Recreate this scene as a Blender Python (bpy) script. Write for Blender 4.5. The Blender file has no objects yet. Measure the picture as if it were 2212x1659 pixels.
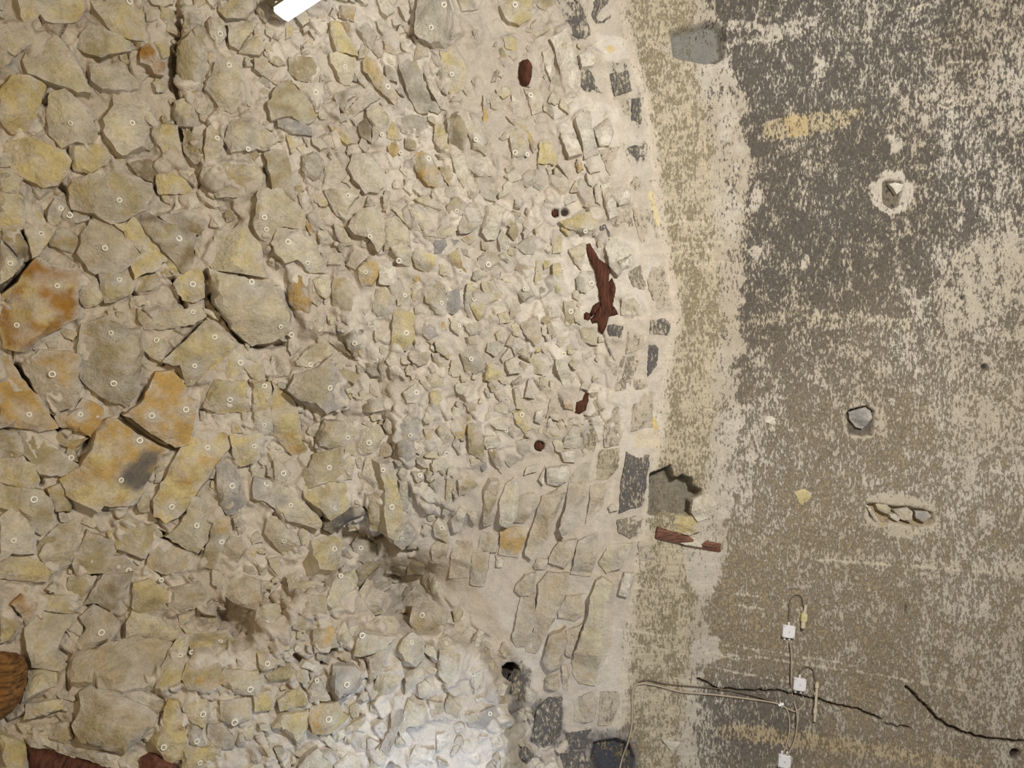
import bpy, math, random
import numpy as np
from mathutils import Vector, Matrix
from mathutils.geometry import delaunay_2d_cdt

# ---------------------------------------------------------------- camera, world, lights, exposure
SC = bpy.context.scene
COL = SC.collection
CX, CY, PX, D0 = 1106.0, 829.5, 0.003752, 6.0      # metres per photograph pixel on the crown of the vault, 6 m above the camera
CAMZ = 1.6
cam_d = bpy.data.cameras.new('camera')
cam = bpy.data.objects.new('camera', cam_d)
COL.objects.link(cam)
cam.location = (0, 0, CAMZ)
cam.rotation_euler = (math.pi, 0, 0)               # looking straight up at the vault
cam_d.sensor_width = 36.0
cam_d.lens = 36.0 * D0 / (2212 * PX)
cam_d.clip_start = 0.05
SC.camera = cam

world = bpy.data.worlds.new('world')
SC.world = world
world.use_nodes = True
bg = world.node_tree.nodes['Background']
bg.inputs[0].default_value = (1.0, 0.95, 0.87, 1)
bg.inputs[1].default_value = 0.17

def point_light(name, loc, power, color, radius):
    l = bpy.data.lights.new(name, 'POINT')
    l.energy, l.color, l.shadow_soft_size = power, color, radius
    o = bpy.data.objects.new(name, l)
    COL.objects.link(o)
    o.location = loc
    return o
# the hall's warm floodlight stands on the floor, above and right of the picture
def spot_light(name, loc, aim, power, color, radius, cone):
    l = bpy.data.lights.new(name, 'SPOT')
    l.energy, l.color, l.shadow_soft_size, l.spot_size, l.spot_blend = power, color, radius, math.radians(cone), 1.0
    o = bpy.data.objects.new(name, l)
    COL.objects.link(o)
    o.location = loc
    o.rotation_euler = (Vector(aim) - Vector(loc)).to_track_quat('-Z', 'Y').to_euler()
spot_light('hall_floodlight', (2.3, -1.8, 2.2), (1.2, -0.5, 7.6), 1400, (1.0, 0.985, 0.955), 0.28, 150)
# added warm fill from the left, with no lamp known there
point_light('warm_left_fill', (-2.2, -0.8, 1.2), 190, (1.0, 0.72, 0.34), 0.30)
# a small cold uplight close under the vault just below the picture
point_light('cold_uplight', (-0.35, 2.80, 6.1), 30, (0.60, 0.74, 1.0), 0.06)

vs = SC.view_settings
SC.display_settings.display_device = 'sRGB'
vs.view_transform = 'Standard'
vs.look = 'None'
vs.exposure = 0.0
vs.gamma = 1.0
vs.use_curve_mapping = False

# ---------------------------------------------------------------- traced stones
# one line per stone, a few shaded sides drawn as darker stones of their own: colour letters, height factor, outline, anchors after '@' (tile units, 3.95 per photograph pixel)
TILES = {'A': 0, 'B': 550, 'C': 1100, 'D': 1652}
ROWS = {'0': 0, '1': 410, '2': 820, '3': 1239}
STONES = """
#A0
tc 1 0,210 220,220 290,360 120,470 0,400
cy 1 150,0 690,0 700,90 640,190 500,210 380,180 340,140 230,230 190,150
cg 1 200,500 280,340 420,260 520,340 570,400 650,530 760,800 640,790 440,700 240,620
yc 1 790,10 1210,0 1250,370 1050,310 960,280 880,180 820,80 @1105,15
bc 1 690,300 760,220 960,280 1100,360 1100,440 960,460 860,490 720,450 670,400
OO 1.6 1210,400 1260,380 1320,440 1330,500 1400,520 1430,600 1390,640 1310,630 1270,560 1200,540 1190,470
cg 1.1 770,550 980,560 1070,600 1160,700 1170,760 1080,780 880,760 780,700
wc 1.2 970,800 1170,790 1260,880 1280,920 1230,1000 1240,1130 1210,1240 1080,1330 1030,1330 890,1130 890,1040 970,920 @1120,1070
cg 1.1 430,800 560,790 760,950 810,1080 840,1170 820,1220 600,1220 540,1240 420,1130 390,1000 @600,1070
yo 1.2 0,790 100,660 240,650 390,740 300,1000 220,1130 100,1130 0,1020
Gg .8 0,500 110,480 140,600 100,740 0,780
yc 1.1 80,1190 230,1170 540,1290 600,1370 580,1440 490,1580 360,1600 230,1540 100,1430 60,1290
cy 1 600,1240 830,1230 960,1340 900,1400 760,1480 640,1450 590,1350
wc 1 0,1310 90,1310 100,1420 0,1430
c 1.1 0,1440 80,1450 170,1540 200,1620 180,1659 0,1659
yc 1.1 1310,1100 1450,1060 1510,1090 1560,1350 1580,1420 1520,1430 1430,1360 1300,1160
bd .8 860,1150 1000,1310 920,1330 850,1250
cg 1 1560,10 1660,120 1690,220 1640,340 1550,330 1590,190
w 1 1770,180 1850,100 1910,190 1930,300 1870,380 1800,320 @1870,305
cy 1 1870,10 2140,0 2160,80 2080,160 1930,160 1870,90
cb 1.3 1530,360 1700,220 1750,460 1700,800 1560,820 1520,600
bc 1 1840,540 2010,490 2080,850 1980,960 1880,920 1760,760 @1950,560
gc 1 1500,870 1640,830 1650,1080 1530,1080 1490,980
yb 1 1830,1010 1910,1020 1900,1240 1840,1380 1760,1390 1740,1300 1760,1100 @1850,1185
bc 1 1540,1100 1700,1160 1740,1340 1680,1400 1580,1280
gc 1 1960,1030 2110,1000 2250,1080 2250,1260 1980,1300 1920,1200 @2120,1280
cb 1 1750,1440 1900,1400 2200,1420 2240,1500 2200,1659 1860,1680 1720,1500
yb 1 1450,1480 1560,1530 1680,1659 1360,1659 1330,1560 1340,1500
dg .8 1100,1390 1260,1360 1420,1440 1330,1560 1180,1500
cw 1 2100,360 2212,280 2260,400 2212,470 2040,450
cb .8 1950,210 2190,190 2100,330 2040,430 1960,380
w 1 1280,0 1480,0 1470,40 1380,60 1300,40
cg .7 1370,60 1480,90 1500,180 1430,220 1370,150
cy .7 1330,360 1420,330 1440,480 1390,500
#A1
cy 1 0,0 190,10 200,120 210,330 100,340 0,340
cy 1 200,140 350,200 440,370 440,400 380,480 330,560 280,580 250,450 190,280 @350,380
bg 1.5 600,-20 760,-110 980,-130 1200,-90 1290,10 1230,170 1100,230 960,280 800,200 620,150 @1010,105
cg 1 480,60 600,30 600,150 580,220 440,320 410,230 420,160 @515,165 @590,220
g .8 640,160 760,200 760,250 660,290 600,250
db 1.3 1190,190 1260,200 1420,290 1660,370 1640,600 1620,690 1540,690 1460,570 1260,370 1150,230 @1525,425
dg 1 1360,230 1600,190 1740,260 1740,330 1690,380 1560,360
yc 1 1080,300 1130,240 1260,370 1460,580 1380,620 1340,680 1200,720 1150,760 1120,640 1200,540 1100,450 1060,380 980,300
tg 1 780,270 960,290 1060,380 1200,550 1120,640 1040,690 820,700 660,540 700,470 700,400 @880,515
bo 1 850,700 950,670 1080,720 1140,800 1120,880 960,960 900,960 860,850 @1015,770
b .8 1170,760 1330,720 1370,800 1270,860 1180,870
yb .8 1440,580 1530,640 1530,710 1460,740 1350,730 1380,640
yb 1.1 1530,740 1690,660 1740,740 1740,920 1650,960 1560,940 1480,800 @1645,805
Oy 1 310,590 440,670 680,680 640,960 670,1080 400,1230 200,1370 30,1330 0,1180 0,920 160,800 230,680 @485,820 @140,1155
ct .8 690,660 820,760 900,930 820,980 740,1010 690,960 670,860
cg 2 0,440 180,640 100,740 0,800 @70,640
db .9 20,330 140,350 240,480 270,580 180,620 100,500 30,440
b .8 500,310 640,380 690,450 660,540 560,520 420,470 450,360
cb .9 1260,1060 1400,1000 1580,1020 1700,980 1750,1080 1640,1150 1400,1190 1250,1190 1190,1110 1180,1010 @1645,1045
gb 1.1 703,1165 889,1106 1086,1193 1185,1205 1205,1402 1177,1659 1185,1718 1074,1841 861,1758 770,1690 691,1600 672,1422 @940,1220 @965,1650
tc .8 1190,1210 1540,1180 1420,1380 1380,1480 1260,1400 1210,1330 @1335,1285
by 1.1 1750,1130 1880,1220 1990,1320 1920,1440 1830,1610 1600,1659 1540,1500 1400,1470 @1820,1265 @1655,1505
cg 1.4 1790,690 2000,740 2212,790 2370,830 2468,1066 2468,1185 2330,1284 2153,1323 2014,1205 1936,1106 1848,980 1830,850 @2137,785 @2380,1165
cy 1.1 1840,400 2100,280 2212,400 2250,740 2000,700 1840,680 1750,600
cy .8 1990,1370 2060,1420 2080,1480 1990,1659 1830,1659 1900,1480 @2050,1475
to 1 190,1500 360,1380 600,1390 680,1420 660,1600 690,1700 640,1820 450,1920 370,1840 290,1659 @440,1570
ob 1 0,1400 120,1490 260,1680 430,1920 490,2020 320,2060 170,2020 0,2030 @235,1920
W .8 1600,80 1680,80 1710,140 1620,170
W .8 1740,60 1800,40 1890,140 1800,150
W .8 1510,60 1540,150 1480,190
w .6 1110,920 1230,900 1240,980 1120,1010
cy .7 1360,0 1400,100 1450,120 1440,20
#A2
ot 1 470,310 650,250 700,160 880,250 860,360 780,490 620,420 500,400 @685,295
o 1.2 1330,-50 1480,-60 1580,60 1580,130 1660,170 1650,320 1600,540 1490,560 1300,450 1130,330 1060,300 1210,200 @1290,300 @1580,250
yb 1.1 1760,150 1830,10 2100,20 2110,200 2130,270 1870,290 1740,230 @1955,170
yo 1.1 900,350 960,340 1080,440 1400,620 1340,680 1130,1060 880,1070 840,1110 720,1060 590,980 530,830 690,740 780,600 820,460 @1015,855 @1170,520
yo 1 1640,460 1920,470 1950,560 1860,700 1700,920 1600,1080 1530,1160 1420,1210 1330,1140 1330,1000 1420,850 1500,690 1570,560 @1770,580 @1470,1085
Gg .9 1860,700 1960,730 2040,830 2050,960 2100,1040 2020,1130 1940,1150 1880,1050 1850,900 @1975,900
yc 1.3 0,680 180,670 290,730 350,860 300,920 210,930 0,870
cb 1.2 0,880 230,940 370,950 440,1050 440,1150 470,1250 360,1320 300,1280 180,1150 0,1090 @280,1015
ob 1 400,940 530,880 600,1060 600,1120 470,1120 450,1050
wc 1.3 0,1160 100,1110 180,1170 280,1290 290,1480 100,1480 0,1540 @100,1375
b 1 0,430 140,440 190,560 200,620 120,670 0,680
b .9 170,440 330,500 540,640 680,740 520,820 340,800 200,640 @605,670
ob .7 310,460 520,460 560,520 740,500 640,600 480,540
b 1 350,1380 480,1250 640,1180 690,1220 660,1310 460,1430 300,1460
by 1 1010,1170 1330,1250 1390,1340 1300,1380 1240,1520 1130,1490 1000,1440 930,1310
cg 1.1 1640,1000 1830,1080 1820,1260 1690,1470 1560,1420 1420,1340 1530,1250 @1670,1240
bo 1 1830,1180 1950,1170 1960,1330 1900,1400 1830,1610 1700,1590 1800,1320 @1890,1385
yb 1 1960,480 2200,480 2210,680 2100,730 2050,740 1990,660 @2160,570
b 1 740,1300 970,1380 990,1460 880,1640 660,1659 620,1560 700,1400
t .8 900,1520 1040,1500 1250,1659 880,1659 @1100,1630
t .8 1310,1390 1680,1480 1640,1600 1420,1659 1250,1600
cb 1 390,1400 650,1340 700,1400 620,1560 430,1640 330,1500
tb .8 1960,1340 2060,1360 2110,1430 2000,1600 1880,1500
t .7 1230,960 1340,980 1330,1130 1190,1130 1170,1060
cy 1 0,1510 60,1490 280,1500 430,1640 380,1720 0,1700
w .5 1190,10 1230,10 1200,90 1160,80
w .5 1330,810 1390,820 1380,880 1320,880
w .6 1770,760 1860,750 1870,830 1780,850
#A3
b .8 590,40 830,20 760,130 690,230 640,210 570,110
dg 1.1 880,20 1130,0 1050,190 950,310 800,250 720,270
by 1 1140,90 1280,50 1440,150 1420,230 1340,360 1130,310 @1370,50
tb 1 1440,130 1690,80 1780,190 1650,300 1440,350
o .8 1640,260 1740,170 1780,210 1660,310
tc 1.1 1900,100 2050,10 2212,60 2230,330 2000,250 1900,180
Oo 1 100,260 180,180 310,250 300,400 220,440 170,340
by .9 0,330 100,290 180,400 100,540 0,590
cy 1 330,190 660,190 720,240 620,340 440,320 330,300
cg 1.1 310,340 570,320 640,400 560,480 500,560 450,700 600,780 560,830 270,790 220,650 230,470
tg 1 800,270 920,300 1020,410 1020,450 950,560 760,650 640,640 740,460 680,380 @860,500
cw 1.1 1130,320 1350,370 1480,480 1510,470 1500,560 1420,600 1280,550 1080,550 1090,420
tg 1 930,600 1200,560 1450,600 1340,880 1220,960 1040,1010 800,940 620,930 590,870 640,670 800,660
yc 1.2 1470,640 1540,530 1620,540 1580,780 1540,920 1420,1010 1330,980 1360,860 @1540,720
by 1.1 1660,500 1940,460 2050,600 1990,740 1880,790 1660,740 1610,600 @1880,580 @1630,710
bo .9 1600,780 1850,760 1920,900 1800,1010 1600,980 1550,900
c 1 220,790 520,830 540,950 400,990 200,1070 250,900
tb 1.3 690,1030 780,960 1000,1040 1240,1140 1330,1200 1290,1300 1060,1520 900,1480 700,1430 620,1300 700,1180
w .8 1040,1020 1190,1000 1400,1070 1430,1150 1340,1190 1130,1100 @1160,1130
cy 1 230,1110 530,1070 540,1140 400,1200 210,1240
yo 1.1 1430,1080 1520,1100 1570,1300 1600,1460 1560,1560 1460,1610 1340,1530 1290,1430 1380,1280 @1400,1460
yc 1.1 1560,1470 1880,1490 1860,1700 1560,1700 @1705,1600
dg .9 1590,1250 1700,1300 1760,1480 1600,1460 @1680,1420
yc .8 1620,1040 1760,1040 1780,1150 1740,1310 1640,1270 1560,1150 @1730,1195
yc 1.6 0,1370 110,1400 210,1470 240,1600 240,1740 0,1740
tb .8 380,1290 590,1270 620,1400 560,1440 430,1400
w 1 150,1310 380,1310 420,1400 600,1500 860,1510 1120,1590 1170,1650 1000,1650 800,1600 500,1520 300,1470
Gg .8 1780,1310 1900,1290 1990,1390 1990,1480 1880,1490 1770,1400
tc .9 1910,820 2200,840 2210,1050 1960,1010 1880,900 @2130,975
tc .8 1880,1090 2100,1060 2130,1240 1990,1300 1880,1240 @1990,1260
#B0
wg 1.6 1400,40 1460,-60 1640,-40 1655,140 1640,240 1570,350 1500,370 1390,310 @1640,80 @1525,265
w .9 1040,-20 1140,0 1200,90 1130,140 1080,100
w .8 1230,60 1290,70 1330,150 1290,180
w .8 1320,0 1400,10 1380,130 1340,90
w .9 1040,190 1080,160 1140,220 1180,290 1110,320 1060,250
w .7 1170,160 1240,180 1250,210 1190,220
oy .9 730,50 860,60 840,180 720,150
yc .9 650,190 720,200 830,370 880,480 800,460 700,440 650,300
bO .9 700,190 810,200 830,350 780,310
g .9 870,200 960,190 1040,300 990,420 940,380 880,260
oy 1 930,520 970,480 1030,520 1080,620 1150,700 1210,800 1200,900 1120,820 1040,760 980,660 930,600 @1130,750
bc .9 300,480 500,500 540,620 480,700 380,690 300,620
wc 1.1 320,690 450,720 590,700 600,800 530,960 480,900 400,790 @515,800
bc 1.2 120,880 180,770 280,690 400,800 540,960 500,1020 400,1050 300,990 150,1020
c .9 640,470 700,450 850,500 820,720 740,710 690,590 650,540 @770,575
gd .9 680,800 760,780 870,740 900,790 790,860 760,950 700,900 @935,780
tg .9 770,960 880,850 980,800 1060,840 930,930 790,1030
G .9 180,1000 300,1000 480,1090 480,1160 330,1150 210,1090
oy 1 640,1070 700,1070 800,1140 870,1220 780,1230 700,1160
cg 1 960,930 1060,920 1130,980 1150,1020 1090,1230 1000,1210 1010,1080 960,1000 @1075,1170
db .7 880,1070 960,1010 1000,1080 990,1210 900,1160
yc .9 1130,1010 1200,1060 1250,1180 1230,1200 1130,1180
oy .8 1130,1200 1210,1200 1240,1280 1200,1350 1150,1310 @1245,1305
gb .9 1230,500 1360,490 1420,660 1500,850 1480,950 1390,950 1300,760 1240,600
g .8 1480,390 1570,400 1630,700 1640,800 1600,770 1540,560
yc .9 1590,330 1680,380 1740,480 1800,610 1770,760 1680,800 1620,700 1600,520 @1675,635
gw .8 1440,560 1480,570 1520,680 1600,830 1640,940 1580,920 1480,740
db .9 1640,970 1720,950 1800,1090 1820,1250 1760,1300 1680,1290 1650,1120
wc .9 1740,960 1840,960 1920,1050 1980,1200 1970,1320 1870,1240 1800,1100 @1875,1205
ob 1 1340,1350 1420,1290 1500,1330 1570,1460 1560,1600 1480,1580 1390,1470 @1480,1365
ob .8 1580,1430 1660,1420 1690,1500 1660,1590 1600,1500
w .9 1680,1340 1800,1320 1830,1480 1790,1590 1720,1480
w 1 1840,1360 1990,1330 2060,1450 2030,1500 1900,1500 1820,1430
gb .9 410,1330 520,1290 590,1380 570,1500 500,1540 410,1460
gc .7 600,1420 740,1340 700,1450 600,1550
wc 1.2 840,1310 960,1330 1040,1420 1090,1600 1050,1640 940,1640 850,1530 810,1430
w .7 1060,1300 1110,1280 1150,1430 1130,1470 1070,1400
bd 1 90,1310 170,1280 270,1300 330,1600 340,1780 180,1740
c .9 0,1060 120,1120 200,1200 80,1290 0,1250
t .8 0,500 100,520 250,680 200,720 60,640 0,590
ob .7 0,250 40,250 80,330 60,370 0,350
yb .6 60,380 130,370 160,440 100,450
y .6 270,210 330,200 310,310 270,340
yw 1 2093,59 2192,0 2350,-20 2378,99 2350,158 2251,217 2153,178 @2212,60
y .7 2120,330 2190,310 2240,330 2230,440 2140,410
db .7 2080,420 2110,410 2160,520 2130,570 2080,500
d .6 2040,600 2070,600 2060,690 2020,700
yo .6 1950,820 1970,850 1995,1000 1980,1160 1950,1010
cy .7 2060,760 2150,730 2190,790 2130,840 2070,800
oy .7 2153,1000 2251,1019 2330,1086 2370,1185 2400,1264 2370,1296 2342,1205 2291,1114 2212,1066
yo .8 1540,1050 1600,1030 1620,1140 1650,1260 1580,1280 1530,1210
gw .9 1260,1010 1330,980 1460,1010 1470,1150 1350,1160 1260,1120
c .7 580,1180 640,1160 720,1240 700,1280 610,1240
w .7 60,1040 100,1010 160,1060 150,1110 90,1100
gc .8 480,1180 570,1190 620,1260 560,1280 500,1240
tg .8 1700,820 1760,830 1750,870 1680,860
w .7 860,620 900,620 970,720 940,750 890,700
gc .7 2090,1180 2160,1110 2200,1120 2180,1170 2120,1200
#B1
c 1.1 600,0 900,0 880,60 800,150 790,250 700,210 640,110 @795,60
cw 1.2 810,310 880,190 1000,150 1100,250 1110,440 1060,530 970,400 860,380 @985,400
cw 1 1110,250 1200,230 1300,330 1320,470 1230,470 1160,500 1110,510
cw 1.3 1160,490 1240,450 1300,480 1330,550 1320,650 1240,620 1180,540 @1220,600
c .9 1310,150 1380,160 1540,320 1540,400 1470,390 1350,240
c .8 1190,170 1280,180 1340,250 1480,380 1560,470 1480,470 1330,330
cw 1 1550,350 1590,300 1720,300 1730,340 1640,400 1560,410
Gg 1 1490,440 1640,420 1740,440 1640,540 1520,540 1460,510
b 1 1640,140 1720,50 1790,110 1780,200 1700,240 1640,220 @1720,190
bc .8 1370,80 1460,60 1500,90 1600,170 1520,160 1400,110
g .9 1810,120 1900,130 1950,200 1930,290 1830,370 1750,370 1740,320 @1900,260
w 1 1970,140 2060,120 2135,170 2060,420 1990,420 1940,360 1970,230
gc .8 2070,420 2110,340 2160,430 2170,520 2110,540 @2160,490
oy .7 1770,420 1880,370 1880,430 1840,470
tc .9 1980,520 2070,550 2080,620 1980,700 1900,640 1910,580 @1990,640
yo 1.1 870,680 1000,570 1050,640 1050,740 1000,810 920,820 @950,710
W 1 1070,620 1200,660 1210,800 1180,820 1060,800
t .9 790,640 860,500 960,570 860,680
cb .9 570,540 740,540 770,600 740,660 620,640
bc .8 680,290 770,340 840,460 760,480 700,390
ob .8 430,170 510,200 520,300 480,380 430,290
cg 1.2 150,460 200,330 380,380 480,450 560,570 600,700 470,700 360,590 270,620 190,560 @275,455 @450,625
cb 1.1 30,20 230,10 300,100 420,180 420,330 240,310 140,430 60,400 0,330 @80,245 @100,340
c 1 500,770 560,740 640,790 650,870 610,930 540,890
t .8 440,770 480,740 500,860 580,940 540,990 460,930
bg .9 680,740 780,720 840,840 810,1080 720,1120 670,960 660,820 @810,1085
gc .8 1010,960 1040,850 1200,830 1210,930 1130,1050 1060,1080 1010,1020
yb .9 1180,1100 1200,1010 1360,1060 1370,1250 1300,1370 1170,1370 @1290,1220
cb .8 1220,850 1330,870 1330,960 1220,990 @1275,905
y .7 1340,840 1400,830 1370,950 1340,930
o .6 1350,720 1400,740 1400,790 1360,800
yg .9 1340,560 1400,500 1540,580 1530,660 1470,710 1380,660
yo 1 1650,560 1740,510 1770,640 1810,700 1800,790 1740,780 1690,640 @1755,695
c .9 1580,630 1660,660 1670,740 1580,720
gb 1 1450,830 1520,760 1620,820 1640,930 1600,1060 1550,1050 1460,950 @1590,970
G .8 1640,880 1740,850 1760,1000 1700,1060 1620,1040
cy 1 1820,800 1900,790 1980,980 1960,1090 1910,1110 1840,1000 @1870,940
d .6 1480,1030 1570,1110 1540,1120 1460,1020
o .7 1580,1130 1620,1110 1640,1190 1590,1190
G .9 1410,1150 1500,1130 1560,1230 1490,1280 1420,1220
cb .8 1660,1100 1770,1130 1740,1240 1680,1190 @1745,1160
wc .9 1940,800 2030,780 2120,890 2130,930 1990,980
gw .9 1870,700 1960,680 1980,720 1900,780 1860,760
gc .9 1990,1310 2060,1290 2120,1360 2050,1420 1980,1380
w 1 2140,1470 2240,1420 2260,1560 2170,1570
w .8 2100,1440 2170,1350 2160,1420 2120,1480
gb .9 1760,1400 1870,1340 1960,1420 1960,1520 1880,1570 1800,1540 @1845,1445
cy .9 1980,1480 2080,1500 2100,1590 2060,1659 1970,1620
tg .9 1320,1390 1500,1390 1470,1480 1400,1500 1330,1450
c .8 1470,1590 1600,1560 1610,1680 1490,1680 @1565,1520
g .4 980,1310 1080,1290 1080,1440 980,1420 @1030,1450
dg 1 740,1230 860,1190 900,1310 860,1430 760,1300 @870,1300
db .9 620,1280 740,1300 890,1460 700,1350
dg .9 890,1480 1000,1480 1080,1590 1000,1600
b .7 1060,1500 1090,1410 1120,1580 1090,1620
cb 1.1 360,1470 480,1340 600,1290 660,1400 560,1470 450,1520 370,1500 @475,1500
ot .7 300,700 400,750 470,950 450,1100 390,1080 300,950
c .8 500,1110 590,1060 590,1210 530,1220 @320,1240
c .7 620,1080 680,1090 690,1170 640,1180
c .8 2080,1060 2160,1040 2180,1130 2090,1140
bd .7 2130,180 2212,200 2230,330 2160,310
c .6 690,1480 760,1490 740,1540 690,1520
gc .9 1780,1140 1930,1130 1950,1220 1840,1240
gc .8 1810,820 1880,1130 1850,1130 1790,1010
tg .8 1800,1260 1880,1250 1900,1320 1820,1330
#B2
Gb 1.4 290,90 350,-40 500,-80 620,-160 700,-80 740,20 790,170 780,220 620,280 520,190 400,180 @635,70
yo 1 170,60 260,130 340,200 390,370 380,440 420,560 480,630 440,720 340,660 250,560 170,470 150,270
yb 1 -40,0 140,30 150,230 -10,270 @85,55
cg .9 0,280 140,240 170,470 60,490 0,420 @75,380
w .9 470,400 520,380 560,420 500,490 450,450
t .7 400,420 500,520 480,550 400,500
bd 1.2 540,460 600,350 760,370 820,480 770,560 640,590 520,560 @795,490
wc .9 770,390 880,340 920,400 850,500 800,480
c 1.1 880,570 930,450 1060,380 1110,480 1000,620 900,620 @975,540
dg 1.1 870,210 1000,160 1130,170 1130,250 1000,280 880,270
cw 1 1270,110 1380,30 1430,110 1380,190 1300,200 @1380,110
yc .8 1500,110 1580,90 1600,170 1530,240 1500,190
gG .9 1280,330 1390,280 1400,420 1360,520 1210,510 1230,400 @1325,475
Gd 1.1 1210,520 1350,520 1370,640 1300,700 1200,640
b .7 1790,200 1850,190 1920,250 1900,320 1830,280
bg .9 1820,390 1930,360 1950,500 1960,700 1900,660 1830,620
cw .9 1960,480 2040,480 2160,550 1980,590 1950,540
db .7 1990,590 2060,600 2110,740 2110,800 2020,690
yb 1.1 430,930 640,870 780,900 800,1010 760,1120 640,1190 560,1100 440,1010 @680,1085
b 1.1 500,640 740,590 820,850 640,870 420,940 360,900 480,720 @635,755
c .8 770,590 850,720 830,850 760,760
cG 1.2 10,840 110,860 320,950 440,1080 560,1200 540,1280 420,1220 280,1200 120,1050 0,1010 @110,890 @300,1065
c 1.1 110,1180 220,1200 290,1290 380,1400 330,1520 250,1500 90,1310 @245,1370
yc 1.5 490,1370 580,1350 720,1370 720,1500 690,1620 540,1630 480,1510 @650,1470
cy 2.2 1080,740 1150,710 1190,880 1220,1040 1250,1160 1200,1340 1180,1350 1110,1310 1090,1150 1100,950 @1090,770 @1140,1070
b 1.5 980,980 1080,960 1085,1190 1100,1310 1000,1280 980,1130
gw 1.3 1220,1240 1310,1220 1360,1280 1270,1440 1190,1370 1200,1300 @1250,1335
D 1.2 600,1240 750,1130 910,1090 960,1140 830,1190 660,1300 590,1270
gG 1.3 830,1420 880,1330 1020,1400 1030,1500 950,1580 880,1530 @900,1440
d .8 720,1480 820,1420 890,1550 870,1560
cb .9 1350,920 1400,910 1490,1040 1480,1150 1440,1150 1400,1040
c .7 1240,880 1300,870 1310,1090 1250,1090 1230,980
c .7 1350,800 1440,800 1450,850 1390,880 @1410,815
gw .8 1490,890 1540,860 1580,900 1550,970 1510,920
w .7 1650,760 1700,730 1740,790 1700,830 1650,810
c .7 1640,850 1700,860 1680,1000 1630,1060
cb .9 1740,860 1840,830 1900,900 1820,960 1750,1000
cy .9 1520,1240 1570,1180 1650,1270 1640,1380 1540,1330 @1595,1250
W .9 1680,1190 1760,1080 1810,1110 1760,1280 1700,1290
c .7 1820,1140 1890,1120 1910,1200 1880,1250
tb .9 1960,980 2020,880 2090,880 2060,1010 2040,1240 1950,1240
wc 1 2090,1050 2150,900 2212,850 2250,950 2230,1160 2160,1250 2090,1230
t .6 1510,1420 1560,1390 1650,1410 1620,1570 1520,1540
t .6 1700,1380 1850,1390 1850,1500 1820,1690 1660,1690 1680,1500
t .6 1930,1300 2080,1330 2060,1470 1910,1460
to .7 2100,1290 2212,1260 2340,1270 2310,1350 2250,1520 2090,1490
t .6 1860,1490 2000,1480 1990,1600 1950,1760 1840,1740
bd .6 1340,1470 1470,1490 1440,1659 1300,1659
d .6 1140,1510 1330,1480 1290,1659 1120,1659
w .7 2060,1500 2130,1540 2110,1600 2060,1600
b .7 1280,1440 1340,1370 1410,1390 1380,1440
W .7 1240,1200 1320,1200 1330,1230 1250,1220
oy .6 1450,430 1530,430 1540,560 1480,600
yo .7 1670,420 1800,380 1790,520 1720,500
c .6 1560,560 1660,540 1650,680 1580,670 @1640,630
c .8 1840,680 1890,650 1880,720 1840,730
d .6 100,720 160,770 150,840 110,820
ct .9 160,700 330,660 340,800 240,880 170,850 @235,805
c .8 2020,210 2180,180 2150,290 2040,300
gc .8 2040,100 2090,180 2150,160 2120,60
cw .8 1990,360 2100,330 2150,430 2060,420 @2150,435
#B3
cb 1.3 630,180 680,30 840,-20 860,60 840,170 770,280 650,290 610,250 @705,30
b 1.1 860,40 880,-30 985,-10 900,130 860,140
tb .9 350,240 390,170 600,200 610,330 430,360 390,310
cb .9 270,20 380,-10 400,70 620,70 600,190 440,160 300,150
cy 1.2 30,300 180,260 330,310 330,560 280,650 100,680 0,600 10,400 @110,430
cw 1.1 900,150 950,170 960,220 1060,270 1085,350 1000,360 970,430 900,400 890,250
c 1.1 990,420 1040,370 1190,360 1240,440 1200,520 1050,500 980,480 @1070,435
c 1.1 870,560 920,500 1050,530 1210,530 1100,650 950,690 850,700 @910,515
tb 1.2 1340,340 1520,350 1620,440 1560,520 1440,560 1390,520 1330,400 @1430,355
cg 1.3 1220,650 1260,560 1350,510 1440,590 1430,720 1370,790 1280,740 @1325,590
ct 1 690,490 760,420 880,400 880,480 800,640 730,600 700,540
bo .9 500,480 620,420 690,490 700,620 510,670
G 1.4 670,790 850,790 910,850 910,940 850,1000 700,1060 650,970 @775,925
Gd .9 700,1060 820,1010 730,1130 680,1080
t .9 960,720 1100,650 1110,780 1060,850 960,960 970,800
Ob .8 890,730 930,740 960,840 920,950 900,850
b .8 1060,840 1160,830 1080,1060 1000,1110 1010,1000
c 1 1290,890 1380,800 1440,760 1560,830 1500,900 1390,930 1290,1030
cw 1 1390,950 1450,910 1510,960 1480,1050 1400,1050
tw 1 1580,650 1700,640 1760,700 1740,820 1690,930 1620,920 1570,860
W 1.1 1870,550 1910,480 1960,510 1920,620 1880,720 1790,790 1800,690
W 1 1830,840 1920,760 1960,810 1920,960 1880,1010 1850,920 @1860,855
c .8 1970,770 2030,740 2060,830 2000,1050 1980,900
W .6 1880,1070 1950,1050 1950,1080 1890,1100
tG 1.1 1800,1190 1990,1150 2150,1120 2180,1250 2080,1350 1970,1300 1830,1290 @2005,1185
W .8 1980,1320 2080,1380 2110,1500 2040,1480
W .7 2090,1360 2160,1420 2140,1490 2110,1470
yb .9 200,1080 380,960 450,1100 430,1130 220,1170
yo 1.3 490,1150 710,1100 740,1180 810,1220 720,1300 640,1350 500,1360 470,1240 @620,1230
t .9 450,1000 500,930 570,920 650,1080 470,1090 @530,910
W .8 690,1350 765,1330 770,1380 710,1420
ct .9 780,1340 830,1270 940,1210 930,1270 840,1350
G 1 1200,1060 1310,1040 1290,1180 1210,1350 1140,1540 1080,1500 1160,1300
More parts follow.
